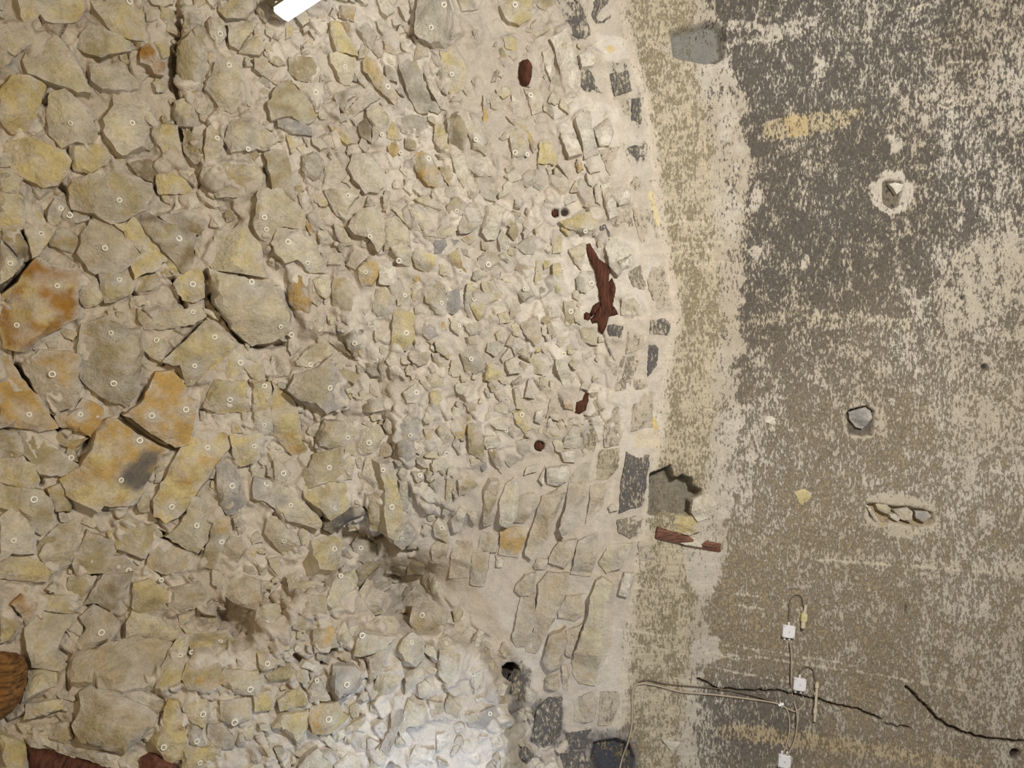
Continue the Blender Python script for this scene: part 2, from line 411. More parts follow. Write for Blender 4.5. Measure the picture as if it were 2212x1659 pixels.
Wc 1 1310,1080 1440,1140 1490,1230 1450,1290 1300,1300 1240,1380 1230,1330 @1265,1235
t .8 1480,1090 1600,1100 1620,1200 1540,1240 1500,1180
t .9 1620,1130 1660,1040 1750,1150 1730,1230 1650,1220
cw 1 380,1640 440,1560 540,1490 640,1600 660,1720 380,1720
W 1 680,1640 800,1540 900,1580 930,1720 690,1720
cy .9 30,690 200,690 250,750 120,830 50,820 @105,760
by .9 100,870 280,770 370,850 260,910 140,920
y .9 0,1030 130,1000 170,1040 150,1150 0,1170
W .7 400,800 430,750 520,780 500,830
cy .9 240,1210 440,1180 460,1280 380,1480 250,1340 160,1320
W .8 1330,1580 1380,1480 1530,1500 1520,1600
W .7 1550,1380 1650,1350 1600,1500 1560,1510
W .7 1700,1280 1770,1270 1800,1340 1720,1350
t .8 1700,440 1780,400 1810,460 1760,520 1700,480
cb .9 1110,860 1230,780 1270,880 1180,1000 1090,1050
cW .9 1010,1540 1080,1470 1130,1560 1090,1700 980,1690
t .9 0,880 60,860 40,1000 0,1010
#C0
W 1 360,330 490,250 550,420 580,560 610,700 560,810 490,810 450,660 400,470
W .8 280,450 330,420 360,500 350,680 300,560
W 1 600,470 680,410 750,390 760,490 710,560 620,570
W 1.1 560,1030 640,950 690,970 700,1100 760,1300 650,1340 620,1200
W .9 430,1090 530,1080 600,1260 620,1310 510,1340 450,1200
W 1.1 720,1090 840,1000 890,1130 850,1240 770,1240
y .8 160,330 260,270 370,220 380,240 250,310 200,360
cy .7 130,760 220,750 280,940 200,970 @178,822
gc .9 0,1120 60,1100 150,1230 130,1330 30,1340 @45,1310 @150,1325
yc .7 260,1220 340,1210 420,1310 380,1400 250,1390
g .7 100,1560 280,1480 180,1610
g .6 210,1000 280,1060 250,1160
yb .7 0,330 40,340 60,440 20,460
w .7 -40,1500 60,1450 110,1520 20,1560
w .7 650,1400 750,1390 770,1460 690,1480
#C1
W 1 50,80 100,60 130,100 90,160 50,150
W .8 210,120 260,160 240,250 200,200
yc 1.1 440,270 500,250 600,200 790,170 810,200 700,350 640,370 480,320 @645,360
W 1.2 790,-40 870,-60 920,220 850,245 820,130
W 1 730,-20 770,-60 780,130 740,100
W 1.1 880,40 1000,-10 1035,10 1030,110 940,135
W 1.2 820,500 870,420 960,450 1030,560 1000,580 920,620 950,690 930,720 860,650
W 1.5 930,620 1030,575 1020,660 960,690 935,670
cb .8 510,510 640,450 660,480 610,680 560,620
gw .8 570,760 620,700 710,700 720,830 650,880 580,850 @700,800
y .8 360,400 450,380 440,530 370,540
by .8 370,640 440,620 480,900 400,870 370,760 @430,790
yb .7 470,960 550,950 560,1140 480,1160 @520,1040
g .9 60,480 180,400 220,500 200,550 120,540
y .7 230,600 280,590 270,800 220,800
wc .9 960,930 1060,920 1120,1000 1060,1080 960,1060
tg .9 100,1140 240,1080 280,1280 220,1330 130,1230
gc .8 320,1150 390,1110 410,1190 350,1250
w 1 400,1440 480,1450 520,1560 540,1659 460,1659 400,1520 @470,1400
W .9 840,1460 870,1420 910,1480 880,1530
bc .6 600,1170 740,1170 750,1330 620,1290
cg .9 40,830 160,790 210,900 120,950 @105,840
yg .8 440,330 480,290 530,370 500,390
cg .8 20,1160 60,1130 80,1250 30,1240
#C2
w .9 470,500 540,400 620,410 580,580 470,580
W .9 440,620 560,610 560,700 470,700
w .8 460,340 600,320 600,390 490,400
W 1 320,760 500,740 510,850 430,900 330,890
W .8 250,850 310,740 290,900
w .8 150,750 240,720 240,780 130,810
yc .9 40,290 110,260 180,330 170,420 130,450 60,370 @105,300
W .8 230,280 290,250 270,380 220,350
t .7 30,1000 220,980 230,1060 130,1220 40,1210
t .9 280,1000 450,920 480,960 400,1140 330,1360 200,1530 140,1490 180,1330
gt .9 510,880 600,720 690,720 650,900 650,1000 560,1150 470,1340 430,1260 490,1050
t .5 690,910 820,890 800,1080 660,1220 690,1000
t .9 360,1480 420,1390 580,1370 540,1520 470,1600 340,1560
gt .8 590,1380 760,1310 740,1500 700,1680 530,1660
cg .9 770,1560 850,1420 1050,1400 960,1600 830,1650
tw .8 210,1590 240,1520 330,1540 310,1620 220,1620
W 1 850,1090 880,1060 930,1110 860,1130
wc .7 40,80 80,70 130,260 60,240
w .7 350,10 400,20 400,100 350,90
#C3
t .9 60,100 130,20 220,-10 200,180 90,180 50,150
t .9 250,110 330,20 500,20 460,180 400,360 290,560 230,680 150,660 150,590 210,480 210,340 240,260
t .9 490,200 680,180 650,350 560,410 430,370 430,310
ct 1 690,200 740,90 790,50 870,110 850,190 800,320 800,450 790,640 730,940 600,930 540,830 560,660 620,500 680,330
t .9 340,540 480,480 480,600 430,790 340,840 290,740
t .6 490,490 620,440 560,600 530,700 480,690
W 1.2 980,0 1070,0 1010,200 930,180
t 1 310,900 410,870 420,980 370,1000 310,980
t .7 450,790 490,800 500,930 500,1000 460,980
t .6 560,1070 700,1020 730,1090 720,1260 560,1260
W .8 230,1640 380,1580 440,1700 260,1700
t .6 100,210 220,190 200,480 160,620 60,620 30,530
"""
# flat-bedded edge stones of the vault ring, nearly flush with the mortar
VOUSSOIRS = """
#C0
gD .25 370,20 600,10 660,150 700,290 640,330 540,300 400,100
gD .25 640,-20 870,-20 870,140 810,190 740,200 690,110
gD .2 610,590 770,590 800,800 620,770
D .3 820,550 1000,530 1050,770 900,820 870,700
D .3 1050,840 1120,830 1140,1200 1100,1180 1040,1020
G .3 980,1260 1140,1220 1160,1360 1040,1400
t .2 890,830 1010,790 1040,1000 1090,1160 1000,1150 920,980
t .25 1020,1500 1190,1480 1220,1700 1270,2060 1140,2090 1080,1920 1030,1659
t .25 760,1280 960,1240 980,1420 860,1500
#C1
tg .3 1170,550 1310,550 1390,980 1260,1020 1190,850
gt .25 1010,700 1120,640 1180,850 1060,850
D .3 840,1150 980,1140 960,1280 860,1280
tg .25 1010,1170 1160,1100 1140,1350 1000,1400
DG .3 1190,1290 1280,1280 1260,1500 1180,1600
gD .25 1210,1080 1430,1070 1350,1240 1200,1230
gt .25 870,280 1020,150 1060,300 950,350
GD .25 700,330 820,290 870,400 710,400
gt .25 880,1420 1000,1420 930,1620 850,1600
gt .25 1010,1430 1130,1400 1060,1600 960,1640
#C2
bg .25 690,120 860,90 830,280 640,340
gt .25 890,0 1040,-10 1030,80 900,100
tg .25 880,130 1030,110 1010,320 940,560 820,580 800,450
tg .25 1060,120 1230,100 1230,400 1040,440
tg .25 1070,0 1250,-20 1240,70 1060,90
bt .25 650,400 780,380 740,560 700,690 600,680 560,640
bt .25 770,600 940,590 930,760 840,850 710,870
DG .35 1000,600 1220,590 1180,800 1150,1080 940,1140 960,840
gt .35 920,1200 1140,1150 1120,1310 1030,1360 930,1290
t .25 1100,1380 1260,1380 1240,1560 1110,1600
#C3
DG .4 20,980 80,820 160,890 100,1050 60,1250 0,1290
Dg .4 240,1150 340,1050 450,1060 450,1220 430,1400 300,1480 190,1400
t .25 780,1010 950,1010 940,1300 760,1290
DG .3 490,1360 700,1330 700,1480 480,1500
D .3 40,1490 160,1480 210,1560 170,1610 60,1560
DG .3 440,1530 640,1520 720,1659 470,1680
"""

# ---------------------------------------------------------------- helpers
rng = np.random.default_rng(7)
_T = np.random.default_rng(3).random((256, 256)).astype(np.float32)
def vnoise(x, y, seed=0):
    x = np.asarray(x, float) + seed * 17.31; y = np.asarray(y, float) + seed * 9.77
    xi = np.floor(x).astype(int); yi = np.floor(y).astype(int)
    fx = x - xi; fy = y - yi
    fx = fx * fx * (3 - 2 * fx); fy = fy * fy * (3 - 2 * fy)
    a = _T[xi & 255, yi & 255]; b = _T[(xi + 1) & 255, yi & 255]
    c = _T[xi & 255, (yi + 1) & 255]; d = _T[(xi + 1) & 255, (yi + 1) & 255]
    return (a + (b - a) * fx) * (1 - fy) + (c + (d - c) * fx) * fy
def fbm(x, y, seed=0, octaves=4, gain=.5):
    v = 0; amp = 1; tot = 0
    for k in range(octaves):
        v = v + amp * vnoise(np.asarray(x) * 2 ** k, np.asarray(y) * 2 ** k, seed + k * 5.3); tot += amp; amp *= gain
    return v / tot
def sstep(a, b, x):
    t = np.clip((x - a) / (b - a), 0, 1)
    return t * t * (3 - 2 * t)
def seg_dist(x, y, pts, closed=True):
    n = len(pts); best = np.full(np.shape(x), 1e9)
    for i in range(n if closed else n - 1):
        ax, ay = pts[i]; bx, by = pts[(i + 1) % n]
        dx, dy = bx - ax, by - ay
        L = dx * dx + dy * dy + 1e-12
        t = np.clip(((x - ax) * dx + (y - ay) * dy) / L, 0, 1)
        best = np.minimum(best, (x - ax - t * dx) ** 2 + (y - ay - t * dy) ** 2)
    return np.sqrt(best)
def inside(x, y, pts):
    n = len(pts); r = np.zeros(np.shape(x), bool)
    for i in range(n):
        ax, ay = pts[i]; bx, by = pts[(i + 1) % n]
        if ay == by: continue
        c = ((ay > y) != (by > y)) & (x < (bx - ax) * (y - ay) / (by - ay) + ax)
        r ^= c
    return r
def sdf(x, y, pts):                                 # negative inside
    d = seg_dist(x, y, pts)
    return np.where(inside(x, y, pts), -d, d)
def area2(pts):
    p = np.array(pts); q = np.roll(p, -1, 0)
    return 0.5 * float(np.sum(p[:, 0] * q[:, 1] - q[:, 0] * p[:, 1]))
def lin(c):
    c = np.asarray(c, float) / 255.0
    return np.where(c <= 0.04045, c / 12.92, ((c + 0.055) / 1.055) ** 2.4)
PAL = {k: lin(v) for k, v in dict(
    c=(206, 195, 166), y=(206, 189, 141), o=(194, 161, 102), O=(166, 122, 58), g=(182, 174, 157), G=(162, 157, 152),
    w=(214, 205, 184), W=(226, 217, 199), t=(194, 180, 156), b=(176, 163, 130), d=(140, 127, 105), D=(106, 101, 96)).items()}

MORTAR = lin((203, 192, 176))
def parse(text, kind):
    out = []; ox = oy = 0
    for ln in text.strip().splitlines():
        if ln[0] == '#':
            ox, oy = TILES[ln[1]], ROWS[ln[2]]; continue
        w = ln.split()
        conv = lambda q: tuple(o + float(v) * 560 / 2212 for o, v in zip((ox, oy), q.split(',')))
        pts = [conv(q) for q in w[2:] if q[0] != '@']
        an = [conv(q[1:]) for q in w[2:] if q[0] == '@']
        if kind == 'stone':
            cx_ = sum(q[0] for q in pts) / len(pts); cy_ = sum(q[1] for q in pts) / len(pts)
            pts = [(cx_ + (q[0] - cx_) * 1.05, cy_ + (q[1] - cy_) * 1.05) for q in pts]
        out.append(dict(col=w[0], f=float(w[1]), pts=pts, anchors=an, kind=kind))
    return out

# ---------------------------------------------------------------- the vault surface: smooth form first
NEAR_MASS = [(-700, 1520), (250, 1450), (400, 1400), (520, 1370), (600, 1290), (690, 1240), (740, 1228), (800, 1240), (815, 1285),
             (860, 1335), (960, 1348), (1040, 1400), (1090, 1450), (1120, 1540), (1160, 2200), (-700, 2200)]
PROUD = [(392, -600), (388, 180), (400, 300), (450, 410), (550, 520), (640, 640), (645, 735), (740, 722), (830, 812), (845, 1000),
         (900, 1090), (1000, 1130), (1300, 1100), (1300, -600)]
def form(x, y):                                      # how far the vault comes down from its crown, metres
    l = np.clip((1150 - x) / 1150, 0, 1.5)
    h = 1.35 * l ** 1.4 + 0.22 * l * np.clip((y - 900) / 900, 0, 1.5)
    h = h + 0.36 * sstep(16, -40, sdf(x, y, NEAR_MASS)) * sstep(-100, 500, x)
    h = h + 0.09 * sstep(12, -25, sdf(x, y, PROUD)) * (1 - sstep(1000, 1250, x))
    g = lambda cx, cy, rx, ry: np.exp(-((x - cx) / rx) ** 2 - ((y - cy) / ry) ** 2)
    h = h - 0.55 * g(852, 1252, 72, 54) - 0.30 * g(770, 1170, 60, 42) - 0.15 * g(930, 1270, 90, 70) + 0.12 * g(832, 1070, 30, 70) - 0.26 * g(484, 1336, 34, 28) - 0.10 * g(390, 130, 30, 70)
    h = h - 0.12 * g(960, 1160, 120, 70) - 0.10 * g(640, 970, 60, 60) - 0.08 * g(720, 560, 60, 60) + 0.10 * g(880, 470, 130, 60)
    h = h + 0.14 * g(960, 50, 40, 50) + 0.12 * g(690, 830, 70, 40) + 0.05 * (fbm(x / 130, y / 130, 4, 3) - .5) * sstep(1330, 1200, x)
    h = h + 0.30 * np.clip((x - 1450) / 760, 0, 2) ** 2 + 0.10 * ((y - 830) / 830) ** 2
    return h
def axis(lo, a, b, hi, st):
    core = np.arange(a, b + st, st); left = []; right = []
    p, s_ = a, st
    while p > lo: s_ = min(s_ * 1.25, 24); p -= s_; left.append(p)
    p, s_ = core[-1], st
    while p < hi: s_ = min(s_ * 1.25, 24); p += s_; right.append(p)
    return np.array(left[::-1] + list(core) + right)
AX = axis(-620, -24, 2236, 3150, 3.0)
AY = axis(-620, -24, 1684, 2280, 3.0)
GX, GY = np.meshgrid(AX, AY)                         # rows follow y
DEPTH = D0 - form(GX, GY)
P0 = np.stack([(GX - CX) * PX * DEPTH / D0, (GY - CY) * PX * DEPTH / D0, CAMZ + DEPTH], -1)
def blur(a, k):
    for ax in (0, 1):
        n = a.shape[ax]
        pad = [(0, 0)] * a.ndim; pad[ax] = (k + 1, k)
        c = np.cumsum(np.pad(a, pad, mode='edge'), ax)
        hi = np.take(c, np.arange(2 * k + 1, 2 * k + 1 + n), ax); lo = np.take(c, np.arange(0, n), ax)
        a = (hi - lo) / (2 * k + 1)
    return a
def normals(P):
    n = np.cross(np.gradient(P, axis=1), np.gradient(P, axis=0))
    n /= np.linalg.norm(n, axis=-1, keepdims=True)
    return np.where(n[..., 2:3] > 0, -n, n)
N0 = normals(P0)
N0 = blur(N0, 6); N0 /= np.linalg.norm(N0, axis=-1, keepdims=True)
def gi(px, py):
    return min(max(int(np.searchsorted(AY, py)), 0), len(AY) - 1), min(max(int(np.searchsorted(AX, px)), 0), len(AX) - 1)
def p_at(px, py):
    D = D0 - float(form(np.array([px]), np.array([py]))[0])
    return np.array([(px - CX) * PX * D / D0, (py - CY) * PX * D / D0, CAMZ + D])
def window(pts, pad):
    p = np.array(pts)
    i0, i1 = np.searchsorted(AY, [p[:, 1].min() - pad, p[:, 1].max() + pad])
    j0, j1 = np.searchsorted(AX, [p[:, 0].min() - pad, p[:, 0].max() + pad])
    return slice(i0, max(i1, i0 + 1)), slice(j0, max(j1, j0 + 1))
SHAPE = GX.shape
EDGE = np.array([(1320, -700), (1340, 0), (1362, 100), (1398, 220), (1418, 400), (1440, 560), (1466, 680), (1442, 780), (1428, 930), (1408, 1060),
                 (1392, 1160), (1372, 1250), (1352, 1450), (1330, 1659), (1315, 2350)])
def edge_x(y): return np.interp(y, EDGE[:, 1], EDGE[:, 0])
WALL = GX > edge_x(GY)

# ---------------------------------------------------------------- stones: build every outline into a stone
def stone(rec, seed, spacing=None, wood=False):
    r = np.random.default_rng(seed)
    pts = np.array(rec['pts'], float)
    if area2(pts) < 0: pts = pts[::-1]
    c = pts.mean(0)
    ring = [p_at(*q) for q in pts] + [p_at(*c)]
    A = np.array(ring); m = A.mean(0)
    nn = np.linalg.svd(A - m)[2][2] if len(A) > 3 else np.array([0, 0, -1.])
    i, j = gi(*c)
    n0 = N0[i, j]
    if nn @ n0 < 0: nn = -nn
    n = nn if nn @ n0 > .93 else n0
    n = n / np.linalg.norm(n)
    vd = np.array([0, 0, CAMZ]) - m; vd /= np.linalg.norm(vd)
    while n @ vd < .80:                                # faces stay turned out of the wall, even inside the hollows
        n = n + .25 * vd; n /= np.linalg.norm(n)
    # small lean of each stone's face
    n = n + np.array([*(r.normal(0, .06, 2)), 0]) * min(1, rec['f']); n /= np.linalg.norm(n)
    ex = np.array([1., 0, 0]) - n * n[0]; ex /= np.linalg.norm(ex)
    ey = np.cross(n, ex)
    mpp = PX * (m[2] - CAMZ) / D0
    size = math.sqrt(abs(area2(pts))) * mpp
    H = rec.get('H') or min(0.16, 0.05 + .20 * size) * rec['f']
    C = np.array([0, 0, CAMZ]); Q = m + n * H * .55
    def loc(px, py, q=Q):
        d = np.array([(px - CX) * PX / D0, (py - CY) * PX / D0, 1.])
        X = C + d * (((q - C) @ n) / (d @ n))
        return np.array([(X - m) @ ex, (X - m) @ ey])
    L = np.array([loc(*q) for q in pts])
    if area2(L) < 0: L = L[::-1]
    sp = spacing or min(max(size / 9, .016), .034)
    out = []
    for k in range(len(L)):
        a, b = L[k], L[(k + 1) % len(L)]
        d = b - a; ln = np.hypot(*d)
        kk = max(1, int(ln / sp))
        nrm = np.array([d[1], -d[0]]) / (ln + 1e-9)
        for q in range(kk):
            p = a + d * q / kk
            out.append(p + nrm * (r.normal(0, .13) * sp if q else 0) + (r.normal(0, .12, 2) * sp if not q else 0))
    out = np.array(out)
    R = np.abs(L - L.mean(0)).max() + 1e-6; lc = L.mean(0)
    fac = []
    for k in range(int(r.integers(3, 6))):
        a = r.uniform(0, 2 * math.pi); fac.append((math.cos(a), math.sin(a), r.uniform(-.15, .5) * R, r.uniform(.12, .75)))
    tl = r.normal(0, .10, 2)
    rim = r.uniform(.62, .92); es = r.uniform(.7, 2.4)
    ns = r.integers(0, 999)
    def top(a, b, d):
        if wood:
            t = H * (.45 + .55 * np.sqrt(np.clip(d / (wood * R), 0, 1)))
            return t + .012 * (fbm(a * 22, b * 22, ns, 3) - .5) * sstep(0, .01, d)
        t = H * (1 + tl[0] * (a - lc[0]) / R + tl[1] * (b - lc[1]) / R)
        for (ca, sa, off, sl) in fac:
            t = np.minimum(t, H * 1.04 - sl * np.maximum(0, (a - lc[0]) * ca + (b - lc[1]) * sa - off))
        t = np.minimum(t, H * rim + d * es)
        t = np.maximum(t, H * .3)
        big = fbm(a * 14, b * 14, ns, 3, .6) - .5
        lay = np.abs(fbm(a * 30 + b * 9, b * 12, ns + 3, 2) - .5)
        return t + (big * .032 - lay * .02) * min(1, H / .05) * sstep(0, sp, d)
    lo, hi = out.min(0), out.max(0)
    xs = np.arange(lo[0] + sp / 2, hi[0], sp); ys = np.arange(lo[1] + sp / 2, hi[1], sp)
    gx, gy = np.meshgrid(xs, ys); gx = gx.ravel() + r.uniform(-.35, .35, gx.size) * sp; gy = gy.ravel() + r.uniform(-.35, .35, gy.size) * sp
    sd = sdf(gx, gy, out); ok = sd < -.55 * sp
    ins = np.stack([gx[ok], gy[ok]], 1)
    no = len(out)
    allp = [Vector(p) for p in out] + [Vector(p) for p in ins]
    V, E, F, *_ = delaunay_2d_cdt(allp, [(k, (k + 1) % no) for k in range(no)], [], 1, 1e-6)
    V = np.array([tuple(v) for v in V]).reshape(-1, 2)
    d = seg_dist(V[:, 0], V[:, 1], out)
    z = top(V[:, 0], V[:, 1], d)
    faces = [list(f) for f in F]
    # boundary edges -> side walls down into the bed
    cnt = {}
    for f in faces:
        for q in range(len(f)):
            a, b = f[q], f[(q + 1) % len(f)]
            if (b, a) in cnt: del cnt[(b, a)]
            else: cnt[(a, b)] = 1
    verts3 = [V[k, 0] * ex + V[k, 1] * ey + z[k] * n for k in range(len(V))]
    low = {}
    for (a, b) in list(cnt):
        for q in (a, b):
            if q not in low:
                o = V[q] - lc; o = o / (np.hypot(*o) + 1e-9)
                W = m + V[q, 0] * ex + V[q, 1] * ey
                px = CX + W[0] / (W[2] - CAMZ) * D0 / PX; py = CY + W[1] / (W[2] - CAMZ) * D0 / PX
                ii, jj = gi(px, py)
                dev = float((P0[ii, jj] - m) @ n)
                zz = max(min(dev, z[q]) - .035, z[q] - .20)
                low[q] = len(verts3)
                verts3.append((V[q, 0] + o[0] * .006) * ex + (V[q, 1] + o[1] * .006) * ey + zz * n)
        faces.append([b, a, low[a], low[b]])
    verts3 = np.array(verts3)
    VV = np.concatenate([V, V[list(low)] if low else V[:0]])
    ca = PAL[rec['col'][0]]; cb = PAL[rec['col'][-1]]
    cols = np.repeat(ca[None] * r.uniform(.90, 1.08), len(VV), 0)
    wl_ = float(sstep(800, 250, np.array(c[0]))) * .8
    cols = cols * (1 - wl_) + cols * np.array([[.985, .93, .80]]) * wl_; cb = cb * (1 - wl_) + cb * np.array([.985, .93, .80]) * wl_  # warmer, dimmer light of the left side tinted into the stone colours
    dd_ = np.concatenate([d, np.zeros(len(low))])
    mk = sstep(.50, .60, fbm(VV[:, 0] * 7 + 3, VV[:, 1] * 7, ns + 9, 3))[:, None] * .85
    cols = cols * (1 - mk) + cb[None] * mk
    pat = fbm(VV[:, 0] * 9, VV[:, 1] * 9, ns + 31, 3)
    if rec['kind'] != 'wood':
        ok_ = sstep(.60, .70, pat)[:, None] * .22
        cols = cols * (1 - ok_) + PAL['o'][None] * ok_ * .95
        lime = fbm(VV[:, 0] * 13, VV[:, 1] * 13, ns + 55, 4, .6)       # lime mortar smeared over the stone, mostly at its rim
        sm = np.clip(sstep(.46, .62, lime) * .50 + sstep(.035, .0, dd_) * .42 * sstep(.3, .55, lime), 0, .85)[:, None]
        cols = cols * (1 - sm) + MORTAR[None] * sm
    for q_ in rec['anchors']:                                       # pale grout washed out around each anchor
        ax_, ay_ = loc(*q_); w = (sstep(.085, .02, np.hypot(VV[:, 0] - ax_, VV[:, 1] - ay_)) * r.uniform(.15, .75))[:, None]
        cols = cols * (1 - w) + lin((206, 200, 188))[None] * w
    for (pp, pc, pa) in rec.get('patch', []):
        PL = np.array([loc(*q) for q in pp]); w = sstep(.02, -.01, sdf(VV[:, 0], VV[:, 1], PL) + .03 * (fbm(VV[:, 0] * 25, VV[:, 1] * 25, 77) - .5))[:, None] * pa
        cols = cols * (1 - w) + PAL[pc][None] * w
    def on(px, py):
        a, b = loc(px, py)
        dd = float(seg_dist(np.array([a]), np.array([b]), out)[0])
        e = .012
        q = [float(top(np.array([a + u]), np.array([b + v]), np.array([max(dd, .02)]))[0]) for u, v in ((0, 0), (e, 0), (0, e), (-e, 0), (0, -e))]
        nl = n - ex * (q[1] - q[3]) / (2 * e) * .7 - ey * (q[2] - q[4]) / (2 * e) * .7
        return m + a * ex + b * ey + q[0] * n, nl / np.linalg.norm(nl)
    return dict(v=verts3, f=faces, c=cols, o=m, H=H, on=on, area=abs(area2(pts)), pts=pts, rec=rec, n=n)

recs = parse(STONES, 'stone') + parse(VOUSSOIRS, 'voussoir')
# the dark weathered patch on one ochre slab
for rc in recs:
    if len(rc['anchors']) == 2 and abs(rc['anchors'][0][0] - 257) < 2 and rc['col'] == 'yo':
        rc['patch'] = [([(248, 1033), (275, 1000), (304, 980), (344, 979), (324, 1037), (298, 1063), (274, 1055)], 'D', .9)]
# ---- smaller rubble between the traced stones
GSD = np.full(SHAPE, 60.0)
def stamp(pts, pad=34):
    w = window(pts, pad)
    d = sdf(GX[w], GY[w], pts)
    GSD[w] = np.minimum(GSD[w], d)
for rc in recs: stamp(rc['pts'])
KEEP_CLEAR = [(1137, 155, 20), (1300, 620, 42), (1290, 560, 25), (1300, 690, 30), (1257, 870, 18), (1165, 963, 22), (1210, 458, 22), (1103, 1452, 26), (20, 1480, 60),
              (150, 1640, 70), (335, 1640, 40), (1240, 560, 30), (1225, 600, 22), (1235, 540, 25), (1260, 480, 0), (780, 720, 12), (800, 640, 22), (1330, 1640, 40)]
for (x, y, rr) in KEEP_CLEAR:
    GSD = np.minimum(GSD, np.hypot(GX - x, GY - y) - rr)
SLAB = [(1040, 1005), (1180, 975), (1420, 940), (1385, 1590), (1180, 1570), (1120, 1440), (1010, 1345), (925, 1250), (965, 1130)]
SLABD = sdf(GX, GY, SLAB)
fr = np.random.default_rng(21)
auto = []
for k in range(11500):
    x = fr.uniform(-420, 1330); y = fr.uniform(-420, 2050)
    outside = x < 0 or y < 0 or y > 1659
    if x > edge_x(y) - 98 - 40 * (y > 1000): continue
    dense = 1.0 if 560 < x < 1280 else .6
    if SLABD[gi(x, y)] < -5: continue
    if x > 1000 and y < 340: dense = .4
    if math.hypot(x - 1000, y - 1640) < 150: dense = .3
    if fr.random() > dense: continue
    rr = fr.choice([6, 8, 11, 15, 20, 28], p=[.05, .10, .24, .29, .21, .11]) * (2.2 if outside else 1)
    if x < 520: rr *= 1.15
    i, j = gi(x, y)
    el = fr.uniform(1.0, 2.1)
    if GSD[i, j] < rr * .60: continue
    ang = math.radians(np.interp(x, [0, 500, 900, 1250], [40, 55, 65, 80]) + fr.normal(0, 28))
    nv = int(fr.integers(5, 9))
    ph = np.sort(fr.uniform(0, 2 * math.pi, nv) * .35 + np.arange(nv) * 2 * math.pi / nv)
    q = np.stack([np.cos(ph) * el, np.sin(ph)], 1) * (rr / math.sqrt(el) * fr.uniform(.75, 1.15, nv))[:, None]
    q = np.stack([q[:, 0] * math.cos(ang) - q[:, 1] * math.sin(ang) + x, q[:, 0] * math.sin(ang) + q[:, 1] * math.cos(ang) + y], 1)
    colr = fr.choice(['c', 'cg', 'wc', 'w', 't', 'g', 'y', 'b', 'gc', 'G', 'o', 'W'], p=[.17, .13, .15, .12, .13, .09, .06, .06, .04, .02, .01, .02])
    if x < 450: colr = fr.choice(['c', 'y', 'cb', 't', 'b', 'w', 'g'], p=[.25, .15, .15, .2, .1, .1, .05])
    rc = dict(col=colr, f=fr.uniform(.45, .95), pts=[tuple(v) for v in q], anchors=[], kind='stone', auto=True)
    recs.append(rc); auto.append(rc); stamp(rc['pts'], 30)
print('stones', len(recs), 'auto', len(auto))
built = [stone(rc, 1000 + k, None if not rc.get('auto') else max(.013, math.sqrt(abs(area2(rc['pts']))) * PX / 5)) for k, rc in enumerate(recs)]

# ---------------------------------------------------------------- relief and colour of the bed itself
DISP = np.zeros(SHAPE); COLR = np.zeros(SHAPE + (3,)); SOOT = np.zeros(SHAPE); DARK = np.zeros(SHAPE + (3,)); TOOL = np.zeros(SHAPE)
n1 = fbm(GX / 42, GY / 42, 11, 4); n2 = fbm(GX / 14, GY / 14, 12, 3); n3 = fbm(GX / 150, GY / 150, 13, 3)
rub = ~WALL
DISP += np.where(rub, (n1 - .5) * .055 + (n2 - .5) * .022, (n3 - .5) * .03 + (n1 - .5) * .012 + (n2 - .5) * .006)
ringz = sstep(150, 60, edge_x(GY) - GX) * rub                     # flatter mortar among the edge stones
DISP *= 1 - .75 * ringz
# half-buried broken stone: tilted facets with mortar between
def facets(size, ang, stretch, seed):
    ca, sa = math.cos(ang), math.sin(ang)
    u = (GX * ca + GY * sa) / (size * stretch); v = (-GX * sa + GY * ca) / size
    iu, iv = np.floor(u).astype(int), np.floor(v).astype(int)
    f1 = np.full(SHAPE, 9.); f2 = np.full(SHAPE, 9.); hh = np.zeros(SHAPE); tint = np.zeros(SHAPE)
    for du in (-1, 0, 1):
        for dv in (-1, 0, 1):
            a, b = (iu + du + seed * 7) & 255, (iv + dv + seed * 13) & 255
            cu = iu + du + .15 + .7 * _T[a, b]; cv = iv + dv + .15 + .7 * _T[b, (a + 91) & 255]
            d = np.hypot(u - cu, v - cv)
            h_ = _T[(a + 57) & 255, b] + (u - cu) * (_T[a, (b + 31) & 255] - .5) * 1.8 + (v - cv) * (_T[(a + 11) & 255, (b + 77) & 255] - .5) * 1.8
            near = d < f1
            f2 = np.where(near, f1, np.minimum(f2, d))
            hh = np.where(near, h_, hh); tint = np.where(near, _T[(a + 5) & 255, (b + 9) & 255], tint); f1 = np.where(near, d, f1)
    m = sstep(.03, .20, f2 - f1)
    return hh * m, (tint - .5) * m
fa, ta = facets(30, math.radians(62), 1.5, 1); fb_, tb_ = facets(38, math.radians(48), 1.4, 2)
CLEAR = np.ones(SHAPE)
for (x, y, rr) in KEEP_CLEAR: CLEAR = np.minimum(CLEAR, sstep(rr * .7, rr * 1.15 + 8, np.hypot(GX - x, GY - y)))
SLABM = sstep(12, -25, SLABD)
CLEAR = CLEAR * (1 - SLABM) * (1 - .8 * sstep(170, 60, np.hypot(GX - 1000, GY - 1640))) * (1 - .6 * sstep(960, 1060, GX) * sstep(380, 300, GY))
DISP *= 1 - .6 * SLABM
FMASK = CLEAR * rub * (1 - ringz) * sstep(.40, .52, fbm(GX / 55, GY / 55, 19, 3))
wl = sstep(560, 420, GX)
DISP += FMASK * ((fa - .45) * .045 * (1 - wl) + (fb_ - .45) * .06 * wl)
TINT = FMASK * (ta * (1 - wl) + tb_ * wl)
FIL = np.zeros(SHAPE)
FMOD = .10 + .55 * sstep(.35, .62, fbm(GX / 38, GY / 38, 23, 3))
FMOD = FMOD * (1 - SLABM) + .14 * SLABM
